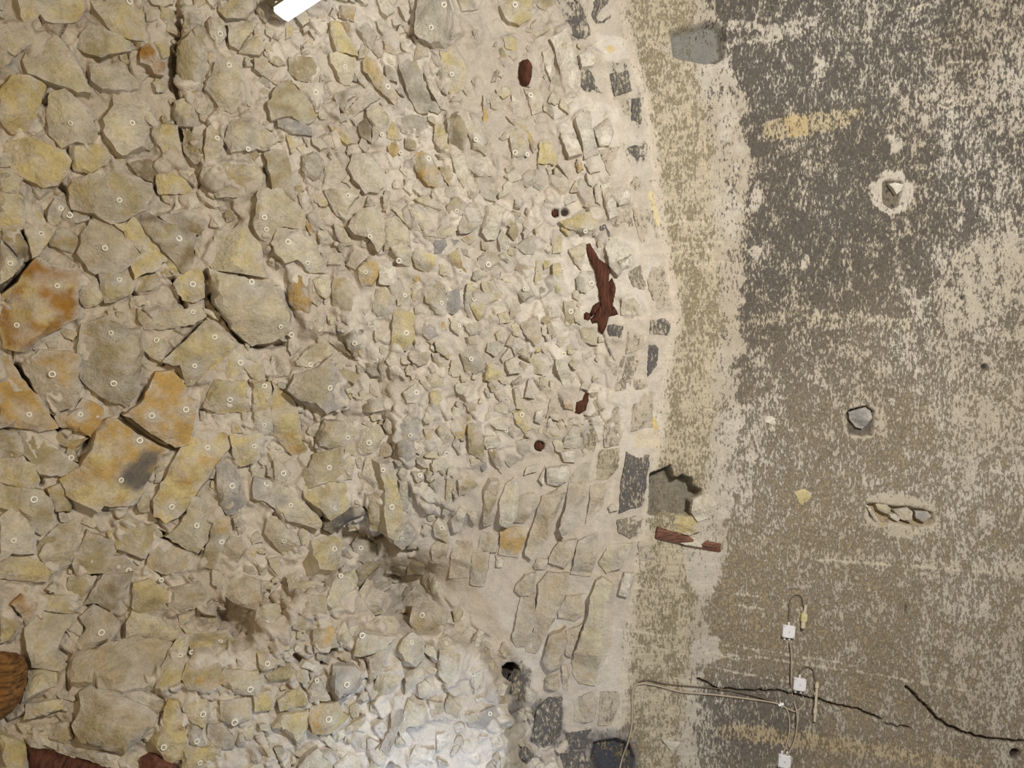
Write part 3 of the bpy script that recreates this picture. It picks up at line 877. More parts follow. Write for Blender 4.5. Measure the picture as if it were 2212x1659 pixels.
for b in built:
    w = window(b['pts'], 30)
    d = sdf(GX[w], GY[w], b['pts'])
    FIL[w] = np.maximum(FIL[w], min(b['H'], .09) * FMOD[w] * np.exp(-(np.maximum(d, 0) / 9.0) ** 1.3))
DISP += FIL
mort = lin((206, 196, 181)); mort2 = lin((192, 180, 163))
k = sstep(.35, .65, n3)[..., None]
base = mort * (1 - k) + mort2 * k
ks = sstep(.55, .72, fbm(GX / 60, GY / 60, 15, 4))[..., None] * .3
base = base * (1 - ks) + PAL['g'] * ks
lm = sstep(900, 150, GX)[..., None] * .8
base = base * (1 - lm) + base * np.array([.93, .885, .80]) * lm                # dimmer, warmer light at the left put into the mortar colour
COLR[:] = base * (1 + .30 * TINT[..., None] * np.array([1, 1, .9])) 
def paint(poly, rgb=None, a=1.0, soft=6, rag=10, soot=None, tool=None, raise_=0, scale=16):
    global COLR
    w = window(poly, soft + rag + 4)
    d = sdf(GX[w], GY[w], poly) + (fbm(GX[w] / scale, GY[w] / scale, 41, 3) - .5) * 2 * rag
    m = sstep(soft / 2, -soft / 2, d) * a
    if rgb is not None: COLR[w] = COLR[w] * (1 - m[..., None]) + np.asarray(rgb) * m[..., None]
    if soot is not None: SOOT[w] = SOOT[w] * (1 - m) + soot * m
    if tool is not None: TOOL[w] = TOOL[w] * (1 - m) + tool * m
    if raise_: DISP[w] += m * raise_
def stroke(line, width, rgb=None, a=1.0, soft=3, jit=3, soot=None, raise_=0, seed=0, scale=14):
    w = window(line, width + soft + jit + 4)
    d = seg_dist(GX[w] + (fbm(GX[w] / scale, GY[w] / scale, 50 + seed, 3) - .5) * 2 * jit, GY[w] + (fbm(GX[w] / scale, GY[w] / scale, 57 + seed, 3) - .5) * 2 * jit, line, False)
    m = sstep(width + soft, width, d) * a
    if rgb is not None: COLR[w] = COLR[w] * (1 - m[..., None]) + np.asarray(rgb) * m[..., None]
    if soot is not None: SOOT[w] = SOOT[w] * (1 - m) + soot * m
    if raise_: DISP[w] += m * raise_
# limewashed wall right of the rubble
plast = lin((192, 182, 166)); plast2 = lin((178, 166, 147))
kk = sstep(.3, .7, n3)[..., None]
COLR = np.where(WALL[..., None], plast * (1 - kk) + plast2 * kk, COLR)
DE = np.array([(1500, -400), (1522, 0), (1590, 200), (1612, 350), (1600, 520), (1592, 700), (1592, 900), (1565, 1150), (1530, 1300), (1500, 1450), (1500, 1659), (1490, 2050)])
dx = GX - np.interp(GY, DE[:, 1], DE[:, 0]) + (fbm(GX / 25, GY / 25, 61, 4) - .5) * 60
dens = .57 + .34 * (fbm(GX / 110, GY / 150, 62, 4) - .5)
dk_ = sstep(500, 1150, GY + .25 * (GX - 1800) + 200 * (fbm(GX / 140, GY / 140, 66, 3) - .5))[..., None]
DARK[:] = lin((82, 76, 70)) * (1 - dk_) + lin((150, 134, 108)) * dk_
dk2 = sstep(90, 0, np.hypot((GX - 1600) / 1.6, GY - 1560) - 60)[..., None]
DARK[:] = DARK * (1 - dk2) + lin((104, 97, 90)) * dk2
dens = dens * np.interp(GY, [0, 650, 760, 1100, 1300, 1659], [1.02, 1.10, .94, .90, .92, .98]) * np.interp(GX, [1600, 1900, 2060, 2212], [1.06, 1.0, .88, .80])
SOOT = np.where(WALL, sstep(-10, 20, dx) * dens, 0)
SOOT = SOOT + np.where(WALL, sstep(20, -20, dx) * .16, 0)
olive = lin((190, 177, 150))
OL = [(1340, -60), (1400, 220), (1425, 400), (1445, 560), (1475, 690), (1448, 790), (1432, 930), (1412, 1060), (1398, 1170), (1376, 1260), (1356, 1450), (1340, 1700),
      (1450, 1700), (1480, 1500), (1490, 1330), (1500, 1180), (1530, 1000), (1545, 800), (1560, 690), (1545, 500), (1530, 300), (1500, 150), (1500, -60)]
paint(OL, olive, .8, 24, 18, soot=.40, tool=1.0)
DARK[:] = np.where((GX < 1575)[..., None] & (SOOT > .2)[..., None] & (dx < 0)[..., None], lin((158, 144, 114)), DARK)
SOOT += np.where(WALL & (dx < -10), (fbm(GX / 45, GY / 30, 67, 3) - .5) * .5 * (SOOT > .2), 0)
paint([(2050, 540), (2170, 500), (2260, 560), (2260, 640), (2150, 690), (2070, 720), (2010, 690)], plast2, .7, 25, 20, soot=.16)
paint([(2040, 720), (2240, 700), (2240, 960), (2140, 980), (2060, 860)], plast2, .5, 30, 25, soot=.36)
paint([(2040, 860), (2140, 860), (2190, 900), (2120, 960), (2090, 1060), (2060, 960)], plast2, .6, 20, 18, soot=.14)
paint([(2120, 200), (2240, 40), (2240, 500), (2120, 520), (2105, 380)], plast, .3, 30, 20, soot=.42)
for ln_, wd in (([(1470, 688), (1600, 690), (1760, 688), (1960, 698)], 9), ([(1560, 1180), (1700, 1186), (1840, 1204), (2000, 1222), (2212, 1234)], 4)):
    stroke(ln_, wd, lin((184, 171, 146)), .45, 12, 8, soot=.3)
for ln_, wd in (([(1560, 50), (1660, 62), (1760, 45)], 9), ([(1560, 100), (1660, 80), (1730, 68)], 7), ([(1500, 100), (1430, 105)], 6)):
    stroke(ln_, wd * .7, plast, .65, 8, 12, soot=.15)
paint([(1640, 272), (1700, 245), (1800, 240), (1870, 232), (1870, 250), (1800, 285), (1720, 297), (1650, 300)], lin((180, 161, 124)), .6, 8, 9, soot=.2)
paint([(1690, 255), (1745, 250), (1747, 292), (1705, 297)], lin((182, 160, 116)), .7, 5, 3, soot=.1)
stroke([(1570, 1580), (1652, 1588), (1760, 1602), (1900, 1622), (2020, 1644), (2110, 1665)], 10, lin((180, 158, 118)), .6, 16, 7, soot=.2)
paint([(1880, 400), (1905, 372), (1945, 370), (1972, 395), (1975, 430), (1940, 462), (1905, 460), (1885, 440)], plast, .9, 8, 8, soot=.06)
paint([(1815, 890), (1860, 868), (1905, 880), (1905, 940), (1850, 952), (1822, 940)], plast2, .8, 8, 8, soot=.10)
paint([(1865, 1080), (1900, 1065), (1960, 1068), (2020, 1085), (2035, 1120), (2010, 1150), (1960, 1165), (1910, 1150), (1875, 1130)], lin((186, 174, 153)), .85, 10, 6, soot=.08)
for q in ([(1515, 1140), (1560, 1190), (1552, 1250), (1520, 1300), (1485, 1250), (1480, 1190)], [(1500, 1380), (1550, 1370), (1560, 1420), (1520, 1440), (1490, 1420)]):
    paint(q, plast, .9, 6, 8, soot=.05)
for ln_ in ([(1508, 1272), (1600, 1284), (1652, 1292)], [(1580, 1303), (1650, 1316)], [(1540, 1392), (1652, 1404), (1800, 1430), (1850, 1440)], [(1530, 1410), (1652, 1420), (1760, 1438), (1900, 1458), (2110, 1495)],
            [(1530, 1440), (1600, 1455), (1703, 1472)], [(1370, 1270), (1450, 1278)], [(1340, 1362), (1440, 1374)], [(1340, 1388), (1450, 1408)], [(1560, 1420), (1640, 1424)], [(1760, 1128 + 80), (2000, 1226), (2140, 1236)],
            [(1470, 527), (1560, 522)], [(1470, 575), (1560, 566)], [(1460, 545), (1540, 541)], [(1430, 485), (1530, 478)], [(2045, 135), (2120, 135)], [(1960, 20), (2010, 8)], [(2035, 218), (2110, 210)], [(2040, 232), (2100, 226)]):
    stroke(ln_, 1.0, lin((206, 194, 170)), .6, 3, 4, soot=.12, raise_=.003)
for (x, y, rx, ry) in ((1600, 330, 14, 26), (1590, 360, 12, 18), (1625, 545, 14, 12), (1735, 570, 9, 16), (1770, 150, 18, 26), (2000, 256, 9, 12), (1930, 310, 14, 22), (1985, 655, 20, 16), (1630, 430, 10, 30),
                       (1610, 880, 22, 12), (1600, 1050, 20, 26), (1620, 990, 14, 14), (1930, 866, 18, 9), (1575, 930, 20, 30), (1560, 1080, 30, 40), (1580, 450, 20, 60), (1570, 250, 16, 60)):
    th = np.linspace(0, 6.28, 9)[:-1]
    paint([(x + rx * math.cos(t), y + ry * math.sin(t)) for t in th], plast, .75, 7, 16, soot=.12, raise_=.003, scale=22)
# pale mortar bead between the edge stones and the wall, and clean mortar patches
stroke([tuple(p) for p in EDGE], 6, lin((208, 195, 174)), .6, 8, 9, soot=.05, raise_=.012)
for ln_ in ([(1262, 0), (1285, 70), (1300, 110), (1318, 210), (1345, 300), (1360, 390), (1378, 480)], [(1388, 545), (1400, 640), (1412, 672)], [(1395, 690), (1372, 800), (1352, 900), (1330, 1000), (1312, 1110)],
            [(1325, 830), (1300, 920), (1282, 1000), (1265, 1060)], [(1370, 545), (1440, 545)], [(1350, 690), (1460, 684)], [(1330, 700), (1400, 680)]):
    stroke(ln_, 2, lin((208, 195, 174)), .55, 5, 5, raise_=.007)
paint([(1288, 75), (1345, 80), (1362, 125), (1310, 135), (1290, 110)], lin((212, 202, 187)), .9, 8, 5)
paint([(1308, 103), (1322, 96), (1330, 108), (1318, 116)], lin((206, 180, 126)), .8, 3, 2)
paint([(1212, 520), (1262, 510), (1300, 520), (1292, 640), (1232, 650), (1214, 600)], lin((212, 202, 187)), .85, 8, 4)
paint([(1196, 225), (1260, 205), (1330, 235), (1340, 260), (1230, 300), (1190, 290)], lin((212, 202, 187)), .8, 10, 8)
paint([(760, 640), (800, 625), (830, 660), (820, 700), (838, 760), (828, 800), (770, 790), (745, 720)], lin((204, 194, 178)), .8, 12, 6)
paint([(1365, 935), (1425, 930), (1430, 968), (1370, 965)], lin((208, 192, 166)), .9, 4, 3)
stroke([(1412, 905), (1416, 925)], 3, lin((216, 184, 110)), .9, 3, 2)
stroke([(1405, 420), (1418, 480)], 4, lin((214, 196, 150)), .9, 4, 2)
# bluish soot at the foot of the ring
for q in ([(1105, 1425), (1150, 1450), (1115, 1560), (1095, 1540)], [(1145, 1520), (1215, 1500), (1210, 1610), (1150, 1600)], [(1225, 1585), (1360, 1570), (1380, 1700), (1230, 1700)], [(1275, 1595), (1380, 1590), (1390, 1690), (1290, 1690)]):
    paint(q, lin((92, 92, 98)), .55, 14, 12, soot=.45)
for q in ([(1195, 0), (1255, 0), (1275, 75), (1240, 80)], [(1310, 140), (1355, 135), (1368, 200), (1325, 205)], [(1360, 210), (1385, 205), (1392, 300), (1370, 290)], [(1345, 320), (1390, 310), (1395, 350), (1360, 355)]):
    paint(q, PAL['g'], .5, 14, 10, soot=.4)
# holes
def hole(poly, depth, rgb=None, soft=4, soot=.15):
    w = window(poly, 30)
    d = sdf(GX[w], GY[w], poly) + (fbm(GX[w] / 9, GY[w] / 9, 71, 2) - .5) * 3
    m = sstep(soft * .5, -soft * .5 - 1, d)
    DISP[w] -= m * depth
    if rgb is not None:
        COLR[w] = COLR[w] * (1 - m[..., None]) + lin(rgb) * m[..., None]; SOOT[w] = SOOT[w] * (1 - m) + soot * m
SQUARE = [(1450, 68), (1475, 60), (1500, 57), (1525, 45), (1548, 47), (1560, 60), (1565, 122), (1545, 134), (1510, 132), (1485, 126), (1458, 120)]
SOCKET = [(1404, 1022), (1425, 1016), (1449, 1005), (1457, 1030), (1465, 1033), (1475, 1025), (1495, 1033), (1498, 1048), (1515, 1058), (1513, 1076), (1492, 1081), (1497, 1114), (1437, 1106), (1414, 1114), (1402, 1110)]
hole(SQUARE, .11, (132, 128, 120), 12, .12)
hole(SOCKET, .15, (134, 126, 110), 4, .25)
hole([(1830, 893), (1838, 885), (1872, 876), (1888, 888), (1886, 938), (1862, 942), (1834, 936)], .09, (110, 102, 92), 4, .3)
hole([(1908, 392), (1920, 388), (1950, 392), (1948, 412), (1938, 446), (1925, 450), (1908, 440)], .06, (120, 112, 96), 4, .3)
OVAL = [(1873, 1092), (1890, 1088), (1920, 1094), (1960, 1096), (1990, 1100), (2014, 1108), (2020, 1124), (2010, 1136), (1978, 1138), (1950, 1132), (1925, 1126), (1900, 1135), (1880, 1115)]
hole(OVAL, .08, (168, 150, 122), 8, .02)
for (x, y, rr, dp) in ((1200, 460, 8, .08), (1220, 458, 9, .05), (1103, 1452, 20, .16), (1165, 963, 11, .05), (1958, 1315, 4, .05), (2128, 792, 7, .05), (2081, 642, 5, .05), (780, 717, 5, .06), (1934, 850, 4, .05), (2195, 1630, 12, .06), (18, 1168, 4, .03)):
    th = np.linspace(0, 6.28, 11)[:-1]
    hole([(x + rr * math.cos(t) * (1 if x != 1958 else .7), y + rr * math.sin(t) * (1 if x != 1958 else 3)) for t in th], dp, (70, 62, 58) if rr > 4 else (90, 80, 66), 4, .3)
hole([(1282, 1605), (1335, 1596), (1360, 1610), (1372, 1640), (1360, 1690), (1300, 1690), (1275, 1640)], .07, (74, 76, 84), 8, .4)
def crack(line, w0, depth):
    w = window(line, 20)
    u = GX[w] + (fbm(GX[w] / 12, GY[w] / 12, 81, 3) - .5) * 6; v = GY[w] + (fbm(GX[w] / 12, GY[w] / 12, 88, 3) - .5) * 8
    d = seg_dist(u, v, line, False)
    m = sstep(w0 + 2.2, w0 * .5, d)
    DISP[w] -= m * depth
    COLR[w] = COLR[w] * (1 - .85 * m[..., None]) + lin((46, 40, 34)) * .85 * m[..., None]
crack([(1508, 1468), (1530, 1476), (1556, 1492), (1600, 1491), (1652, 1493), (1680, 1492), (1705, 1500), (1755, 1510), (1775, 1515), (1810, 1526), (1860, 1535), (1902, 1552)], 1.6, .05)
crack([(1912, 1562), (1940, 1570), (1968, 1574)], 1.2, .03)
crack([(1958, 1484), (1985, 1512), (2004, 1528), (2024, 1552), (2050, 1570), (2080, 1582), (2120, 1595), (2170, 1602), (2240, 1604)], 2.2, .06)
crack([(2122, 405), (2117, 440), (2112, 470)], 1.0, .02)
crack([(1302, 720), (1312, 755), (1326, 785)], .8, .02)
# grooves cut to bring out the dark shade in gaps between the big stones
for ln_, wd, dp in (([(55, 495), (68, 540), (60, 575), (35, 612), (0, 640)], 8, .16), ([(38, 790), (75, 845), (105, 895), (124, 922)], 6, .14), ([(352, 785), (400, 735), (442, 690)], 3, .08),
                    ([(392, 40), (382, 110), (380, 180), (390, 250), (392, 300)], 4, .10), ([(455, 640), (490, 690), (520, 735), (560, 750), (610, 742)], 5, .12), ([(90, 372), (130, 402), (150, 420)], 4, .08),
                    ([(255, 590), (280, 625), (300, 650)], 3, .06), ([(690, 1135), (740, 1112), (790, 1100)], 5, .10), ([(340, 1150), (385, 1170), (425, 1195)], 6, .10), ([(160, 1000), (185, 960), (200, 940)], 6, .10),
                    ([(265, 897), (300, 925), (345, 955), (390, 968)], 4, .08), ([(0, 630), (30, 600)], 7, .1), ([(360, 590), (385, 620), (400, 665)], 4, .08), ([(45, 960), (80, 1020), (90, 1045)], 5, .10),
                    ([(800, 1160), (850, 1180), (895, 1185)], 6, .10), ([(905, 80), (901, 60), (908, 20)], 4, .08), ([(130, 1510), (150, 1480)], 4, .08), ([(640, 1420), (665, 1440)], 8, .1), ([(720, 1400), (700, 1430)], 6, .08)):
    w = window(ln_, 24)
    m = sstep(wd + 4, wd * .4, seg_dist(GX[w], GY[w], ln_, False) + 4 * (fbm(GX[w] / 10, GY[w] / 10, 93, 2) - .5))
    DISP[w] -= m * (dp + FIL[w])
PF = P0 + N0 * DISP[..., None]
def surf(px, py, off=0.0):
    i, j = gi(px, py)
    return PF[i, j] + N0[i, j] * off, N0[i, j]

# ---------------------------------------------------------------- materials
def nt(name):
    m = bpy.data.materials.new(name); m.use_nodes = True
    t = m.node_tree; return m, t, t.nodes['Principled BSDF']
def nd(t, kind, **kw):
    n = t.nodes.new(kind)
    for k_, v in kw.items():
        if k_ in n.inputs: n.inputs[k_].default_value = v
        else: setattr(n, k_, v)
    return n
def mixc(t, fac, a, b, mode='MIX'):
    n = t.nodes.new('ShaderNodeMix'); n.data_type = 'RGBA'; n.blend_type = mode
    for s_, v in ((0, fac), (6, a), (7, b)):
        if hasattr(v, 'is_linked') or hasattr(v, 'links'): t.links.new(v, n.inputs[s_])
        else: n.inputs[s_].default_value = v
    return n.outputs[2]
def ramp(t, src, stops):
    n = t.nodes.new('ShaderNodeValToRGB'); t.links.new(src, n.inputs[0])
    e = n.color_ramp.elements
    e[0].position, e[0].color = stops[0][0], (*[stops[0][1]] * 3, 1)
    e[1].position, e[1].color = stops[1][0], (*[stops[1][1]] * 3, 1)
    return n.outputs[0]
def math_(t, op, a, b=None, c=None):
    n = t.nodes.new('ShaderNodeMath'); n.operation = op
    for i_, v in enumerate((a, b, c)):
        if v is None: continue
        if isinstance(v, (int, float)): n.inputs[i_].default_value = v
        else: t.links.new(v, n.inputs[i_])
    return n.outputs[0]
def world_pos(t, scale=(1, 1, 1)):
    g = t.nodes.new('ShaderNodeNewGeometry'); mp = t.nodes.new('ShaderNodeMapping')
    mp.inputs['Scale'].default_value = scale; t.links.new(g.outputs['Position'], mp.inputs['Vector']); return mp.outputs[0]
def noise(t, vec, scale, detail=4, rough=.6):
    n = nd(t, 'ShaderNodeTexNoise'); n.inputs['Scale'].default_value = scale; n.inputs['Detail'].default_value = detail; n.inputs['Roughness'].default_value = rough
    t.links.new(vec, n.inputs['Vector']); return n.outputs['Fac']
def rock_material(name, rel=1.0):
    m, t, b = nt(name)
    at = nd(t, 'ShaderNodeAttribute', attribute_name='Col')
    P = world_pos(t)
    n1 = noise(t, P, 9, 6, .65); n2 = noise(t, P, 55, 5, .7); n3 = noise(t, P, 22, 4, .6)
    c = mixc(t, 1.0, at.outputs['Color'], ramp(t, n1, ((.28, .78), (.72, 1.16))), 'MULTIPLY')
    c = mixc(t, 1.0, c, ramp(t, n2, ((.25, .80), (.72, 1.16))), 'MULTIPLY')
    sp = ramp(t, n3, ((.55, 0), (.72, .46)))
    c = mixc(t, sp, c, (.27, .225, .135, 1))
    t.links.new(c, b.inputs['Base Color'])
    b.inputs['Roughness'].default_value = .92
    b.inputs['Specular IOR Level'].default_value = .12
    h = math_(t, 'ADD', math_(t, 'MULTIPLY', noise(t, P, 26, 6, .68), .028 * rel), math_(t, 'MULTIPLY', noise(t, P, 90, 4, .6), .006 * rel))
    bp = nd(t, 'ShaderNodeBump'); bp.inputs['Strength'].default_value = .9; bp.inputs['Distance'].default_value = 1.0
    t.links.new(h, bp.inputs['Height']); t.links.new(bp.outputs[0], b.inputs['Normal'])
    return m
M_ROCK = rock_material('limestone', 1.0)
def bed_material():
    m, t, b = nt('mortar_and_limewash')
    at = nd(t, 'ShaderNodeAttribute', attribute_name='Col'); so = nd(t, 'ShaderNodeAttribute', attribute_name='Soot'); da = nd(t, 'ShaderNodeAttribute', attribute_name='Dark'); to = nd(t, 'ShaderNodeAttribute', attribute_name='Tool')
    P = world_pos(t); PS = world_pos(t, (56, 23, 23)); PT = world_pos(t, (7, 55, 7))
    c = mixc(t, 1.0, at.outputs['Color'], ramp(t, noise(t, P, 14, 5, .6), ((.25, .84), (.75, 1.10))), 'MULTIPLY')
    c = mixc(t, 1.0, c, ramp(t, noise(t, P, 80, 3, .6), ((.25, .86), (.75, 1.10))), 'MULTIPLY')
    tl = ramp(t, noise(t, PT, 1, 3, .6), ((.32, .86), (.66, 1.06)))
    c = mixc(t, to.outputs['Fac'], c, mixc(t, 1.0, c, tl, 'MULTIPLY'))
    fl = math_(t, 'ADD', math_(t, 'MULTIPLY', noise(t, PS, 1, 6, .74), .72), math_(t, 'MULTIPLY', noise(t, world_pos(t, (11, 6, 6)), 1, 4, .6), .28))
    fl = math_(t, 'MULTIPLY_ADD', math_(t, 'SUBTRACT', fl, .5), 1.8, .5)
    thr = math_(t, 'MULTIPLY_ADD', so.outputs['Fac'], .40, .275)
    k_ = math_(t, 'MULTIPLY', math_(t, 'SUBTRACT', thr, fl), 9.0)
    k_ = nd(t, 'ShaderNodeClamp'); k_0 = math_(t, 'MULTIPLY_ADD', math_(t, 'SUBTRACT', thr, fl), 6.5, .5)
    t.links.new(k_0, k_.inputs[0]); dark = k_.outputs[0]
    dark = math_(t, 'MULTIPLY', dark, math_(t, 'GREATER_THAN', so.outputs['Fac'], .005))
    dk = mixc(t, 1.0, da.outputs['Color'], ramp(t, noise(t, P, 40, 5, .7), ((.28, .55), (.72, 1.5))), 'MULTIPLY')
    c2 = mixc(t, math_(t, 'MULTIPLY', dark, .94), c, dk)
    t.links.new(c2, b.inputs['Base Color'])
    b.inputs['Roughness'].default_value = .93
    b.inputs['Specular IOR Level'].default_value = .1
    h = math_(t, 'ADD', math_(t, 'MULTIPLY', noise(t, P, 30, 6, .65), .016), math_(t, 'MULTIPLY', dark, -.008))
    h = math_(t, 'ADD', h, math_(t, 'MULTIPLY', math_(t, 'MULTIPLY', noise(t, PT, 1, 3, .6), to.outputs['Fac']), .012))
    bp = nd(t, 'ShaderNodeBump'); bp.inputs['Strength'].default_value = .8; bp.inputs['Distance'].default_value = 1.0
    t.links.new(h, bp.inputs['Height']); t.links.new(bp.outputs[0], b.inputs['Normal'])
    return m
M_BED = bed_material()
def plain(name, rgb, rough=.6, metal=0.0, emit=0.0, var=.12, scale=40):
    m, t, b = nt(name)
    P = world_pos(t)
    c = mixc(t, 1.0, (*lin(rgb), 1), ramp(t, noise(t, P, scale, 4, .6), ((.3, 1 - var), (.7, 1 + var))), 'MULTIPLY')
    t.links.new(c, b.inputs['Base Color'])
    b.inputs['Roughness'].default_value = rough; b.inputs['Metallic'].default_value = metal
    if emit:
        b.inputs['Emission Color'].default_value = (.96, .98, 1, 1); b.inputs['Emission Strength'].default_value = emit
    return m
def wood_material(name, a, b_, sc, bump=.010):
    m, t, b = nt(name)
    P = world_pos(t, sc)
    n = noise(t, P, 1, 6, .68)
    nn = t.nodes.new('ShaderNodeValToRGB'); t.links.new(n, nn.inputs[0])
    nn.color_ramp.elements[0].position = .34; nn.color_ramp.elements[0].color = (*lin(a), 1)
    nn.color_ramp.elements[1].position = .68; nn.color_ramp.elements[1].color = (*lin(b_), 1)
    t.links.new(nn.outputs[0], b.inputs['Base Color']); b.inputs['Roughness'].default_value = .75; b.inputs['Specular IOR Level'].default_value = .25
    bp = nd(t, 'ShaderNodeBump'); bp.inputs['Distance'].default_value = 1.0; bp.inputs['Strength'].default_value = .9
    t.links.new(math_(t, 'MULTIPLY', n, bump), bp.inputs['Height']); t.links.new(bp.outputs[0], b.inputs['Normal'])
    return m
M_WOODV = wood_material('old_red_timber', (46, 24, 15), (106, 64, 44), (60, 9, 20))
M_WOODH = wood_material('weathered_log', (62, 40, 20), (150, 106, 56), (5, 55, 20))
M_WOODP = wood_material('plank_timber', (70, 44, 34), (136, 96, 78), (10, 70, 20))
M_WHITE = plain('white_plastic', (226, 222, 222), .45, var=.03)
M_WASH = plain('off_white_washer', (226, 218, 198), .55, var=.08)
M_BOLT = plain('grey_bolt', (176, 168, 150), .5, .2)
M_CABLE = plain('grey_cable', (168, 152, 132), .6)
M_CABLED = plain('dark_cable', (104, 90, 72), .6)
M_STEEL = plain('sensor_steel', (204, 190, 164), .45, .1)
M_TAPE = plain('cream_clip', (200, 186, 136), .6)
M_HOUSE = plain('lamp_housing', (120, 108, 78), .35, .6)
M_GLOW = plain('lamp_diffuser', (250, 250, 250), .4, emit=2.2, var=.01)

# ---------------------------------------------------------------- linking
def mesh_obj(name, v, f, mat, parent=None, loc=(0, 0, 0), cols=None, smooth=True, sharp=None):
    me = bpy.data.meshes.new(name)
    me.from_pydata([tuple(p) for p in v], [], f)
    if cols is not None:
        a = me.attributes.new('Col', 'FLOAT_COLOR', 'POINT')
        a.data.foreach_set('color', np.concatenate([cols, np.ones((len(cols), 1))], 1).astype(np.float32).ravel())
    if smooth:
        me.polygons.foreach_set('use_smooth', [True] * len(me.polygons))
        if sharp: me.set_sharp_from_angle(angle=math.radians(sharp))
    me.materials.append(mat); me.update()
    o = bpy.data.objects.new(name, me); COL.objects.link(o)
    o.location = tuple(loc)
    if parent is not None: o.parent = parent
    return o
def tag(o, label=None, cat=None, group=None, kind=None):
    for k_, v in (('label', label), ('category', cat), ('group', group), ('kind', kind)):
        if v: o[k_] = v
    return o
def empty(name, loc):
    o = bpy.data.objects.new(name, None); o.empty_display_size = .05; COL.objects.link(o); o.location = tuple(loc); return o
def grid_obj(name, mask):
    ny, nx = SHAPE
    qm = mask[:-1, :-1]
    idx = np.arange(ny * nx).reshape(ny, nx)
    quads = np.stack([idx[:-1, :-1][qm], idx[:-1, 1:][qm], idx[1:, 1:][qm], idx[1:, :-1][qm]], 1)
    used, inv = np.unique(quads.ravel(), return_inverse=True)
    me = bpy.data.meshes.new(name)
    me.vertices.add(len(used)); me.vertices.foreach_set('co', PF.reshape(-1, 3)[used].astype(np.float32).ravel())
    me.loops.add(len(inv)); me.loops.foreach_set('vertex_index', inv.astype(np.int32))
    me.polygons.add(len(quads)); me.polygons.foreach_set('loop_start', np.arange(0, len(inv), 4, dtype=np.int32))
    me.update(calc_edges=True)
    me.polygons.foreach_set('use_smooth', np.ones(len(quads), bool))
    a = me.attributes.new('Col', 'FLOAT_COLOR', 'POINT')
    c = np.concatenate([COLR.reshape(-1, 3)[used], np.ones((len(used), 1))], 1)
    a.data.foreach_set('color', c.astype(np.float32).ravel())
    a = me.attributes.new('Dark', 'FLOAT_COLOR', 'POINT')
    a.data.foreach_set('color', np.concatenate([DARK.reshape(-1, 3)[used], np.ones((len(used), 1))], 1).astype(np.float32).ravel())
    for nm, arr in (('Soot', SOOT), ('Tool', TOOL)):
        a = me.attributes.new(nm, 'FLOAT', 'POINT'); a.data.foreach_set('value', arr.ravel()[used].astype(np.float32))
    me.materials.append(M_BED); me.validate()
    o = bpy.data.objects.new(name, me); COL.objects.link(o); return o
ceiling = tag(grid_obj('ceiling', ~WALL), 'mortared rubble core of the broken stone vault', 'ceiling', kind='structure')
wall = tag(grid_obj('wall_right', WALL), 'sooty limewashed vault face beside the rubble', 'wall', kind='structure')

# ---------------------------------------------------------------- stones as parts, the smallest joined
def washer_mesh():
    v = []; f = []; prof = [(.0265, -.006), (.0265, .004), (.024, .008), (.018, .009), (.0135, .006), (.0125, -.001), (.0125, -.006)]; nseg = 18
    for (r_, z_) in prof:
        for k_ in range(nseg):
            a = 2 * math.pi * k_ / nseg; v.append((r_ * math.cos(a), r_ * math.sin(a), z_))
    for p in range(len(prof) - 1):
        for k_ in range(nseg):
            f.append([p * nseg + k_, p * nseg + (k_ + 1) % nseg, (p + 1) * nseg + (k_ + 1) % nseg, (p + 1) * nseg + k_])
    ns = len(v)                                       # bolt end in the middle
    for (r_, z_) in ((.0128, -.004), (.008, -.002), (.0075, .010), (.005, .012)):
        for k_ in range(8):
            a = 2 * math.pi * k_ / 8; v.append((r_ * math.cos(a), r_ * math.sin(a), z_))
    for p in range(3):
        for k_ in range(8):
            f.append([ns + p * 8 + k_, ns + p * 8 + (k_ + 1) % 8, ns + (p + 1) * 8 + (k_ + 1) % 8, ns + (p + 1) * 8 + k_])
    f.append([ns + 24 + k_ for k_ in range(8)])
    me = bpy.data.meshes.new('anchor_washer'); me.from_pydata(v, [], f)
    me.polygons.foreach_set('use_smooth', [True] * len(f)); me.set_sharp_from_angle(angle=math.radians(50))
    me.materials.append(M_WASH); me.materials.append(M_BOLT)
    for p in me.polygons:
        if p.index >= (len(prof) - 1) * nseg: p.material_index = 1
    me.update(); return me
WASHER = washer_mesh()
def add_anchor(pos, n, parent, ploc, scale=1.0):
    scale *= .74 + .12 * math.sin(pos[0] * 37 + pos[1] * 51)
    o = bpy.data.objects.new('anchor_washer', WASHER); COL.objects.link(o)
    o.parent = parent
    o.location = tuple(np.array(pos) - np.array(ploc))
    o.rotation_euler = Vector(tuple(n)).to_track_quat('Z', 'Y').to_euler()
    o.scale = (scale,) * 3
NPART = 300
vis = lambda b: 0 < b['pts'][:, 0].mean() < 2212 and 0 < b['pts'][:, 1].mean() < 1659
stones = sorted([b for b in built if b['rec']['kind'] == 'stone'], key=lambda b: -(b['area'] + (1e6 if vis(b) else 0) * (b['area'] > 0)))
CN = dict(c='cream', y='yellow', o='ochre', O='rusty ochre', g='grey', G='bluish grey', w='pale', W='whitish', t='tan', b='olive brown', d='dark brown', D='dark grey')
sv = []; sf = []; sc = []; off = 0
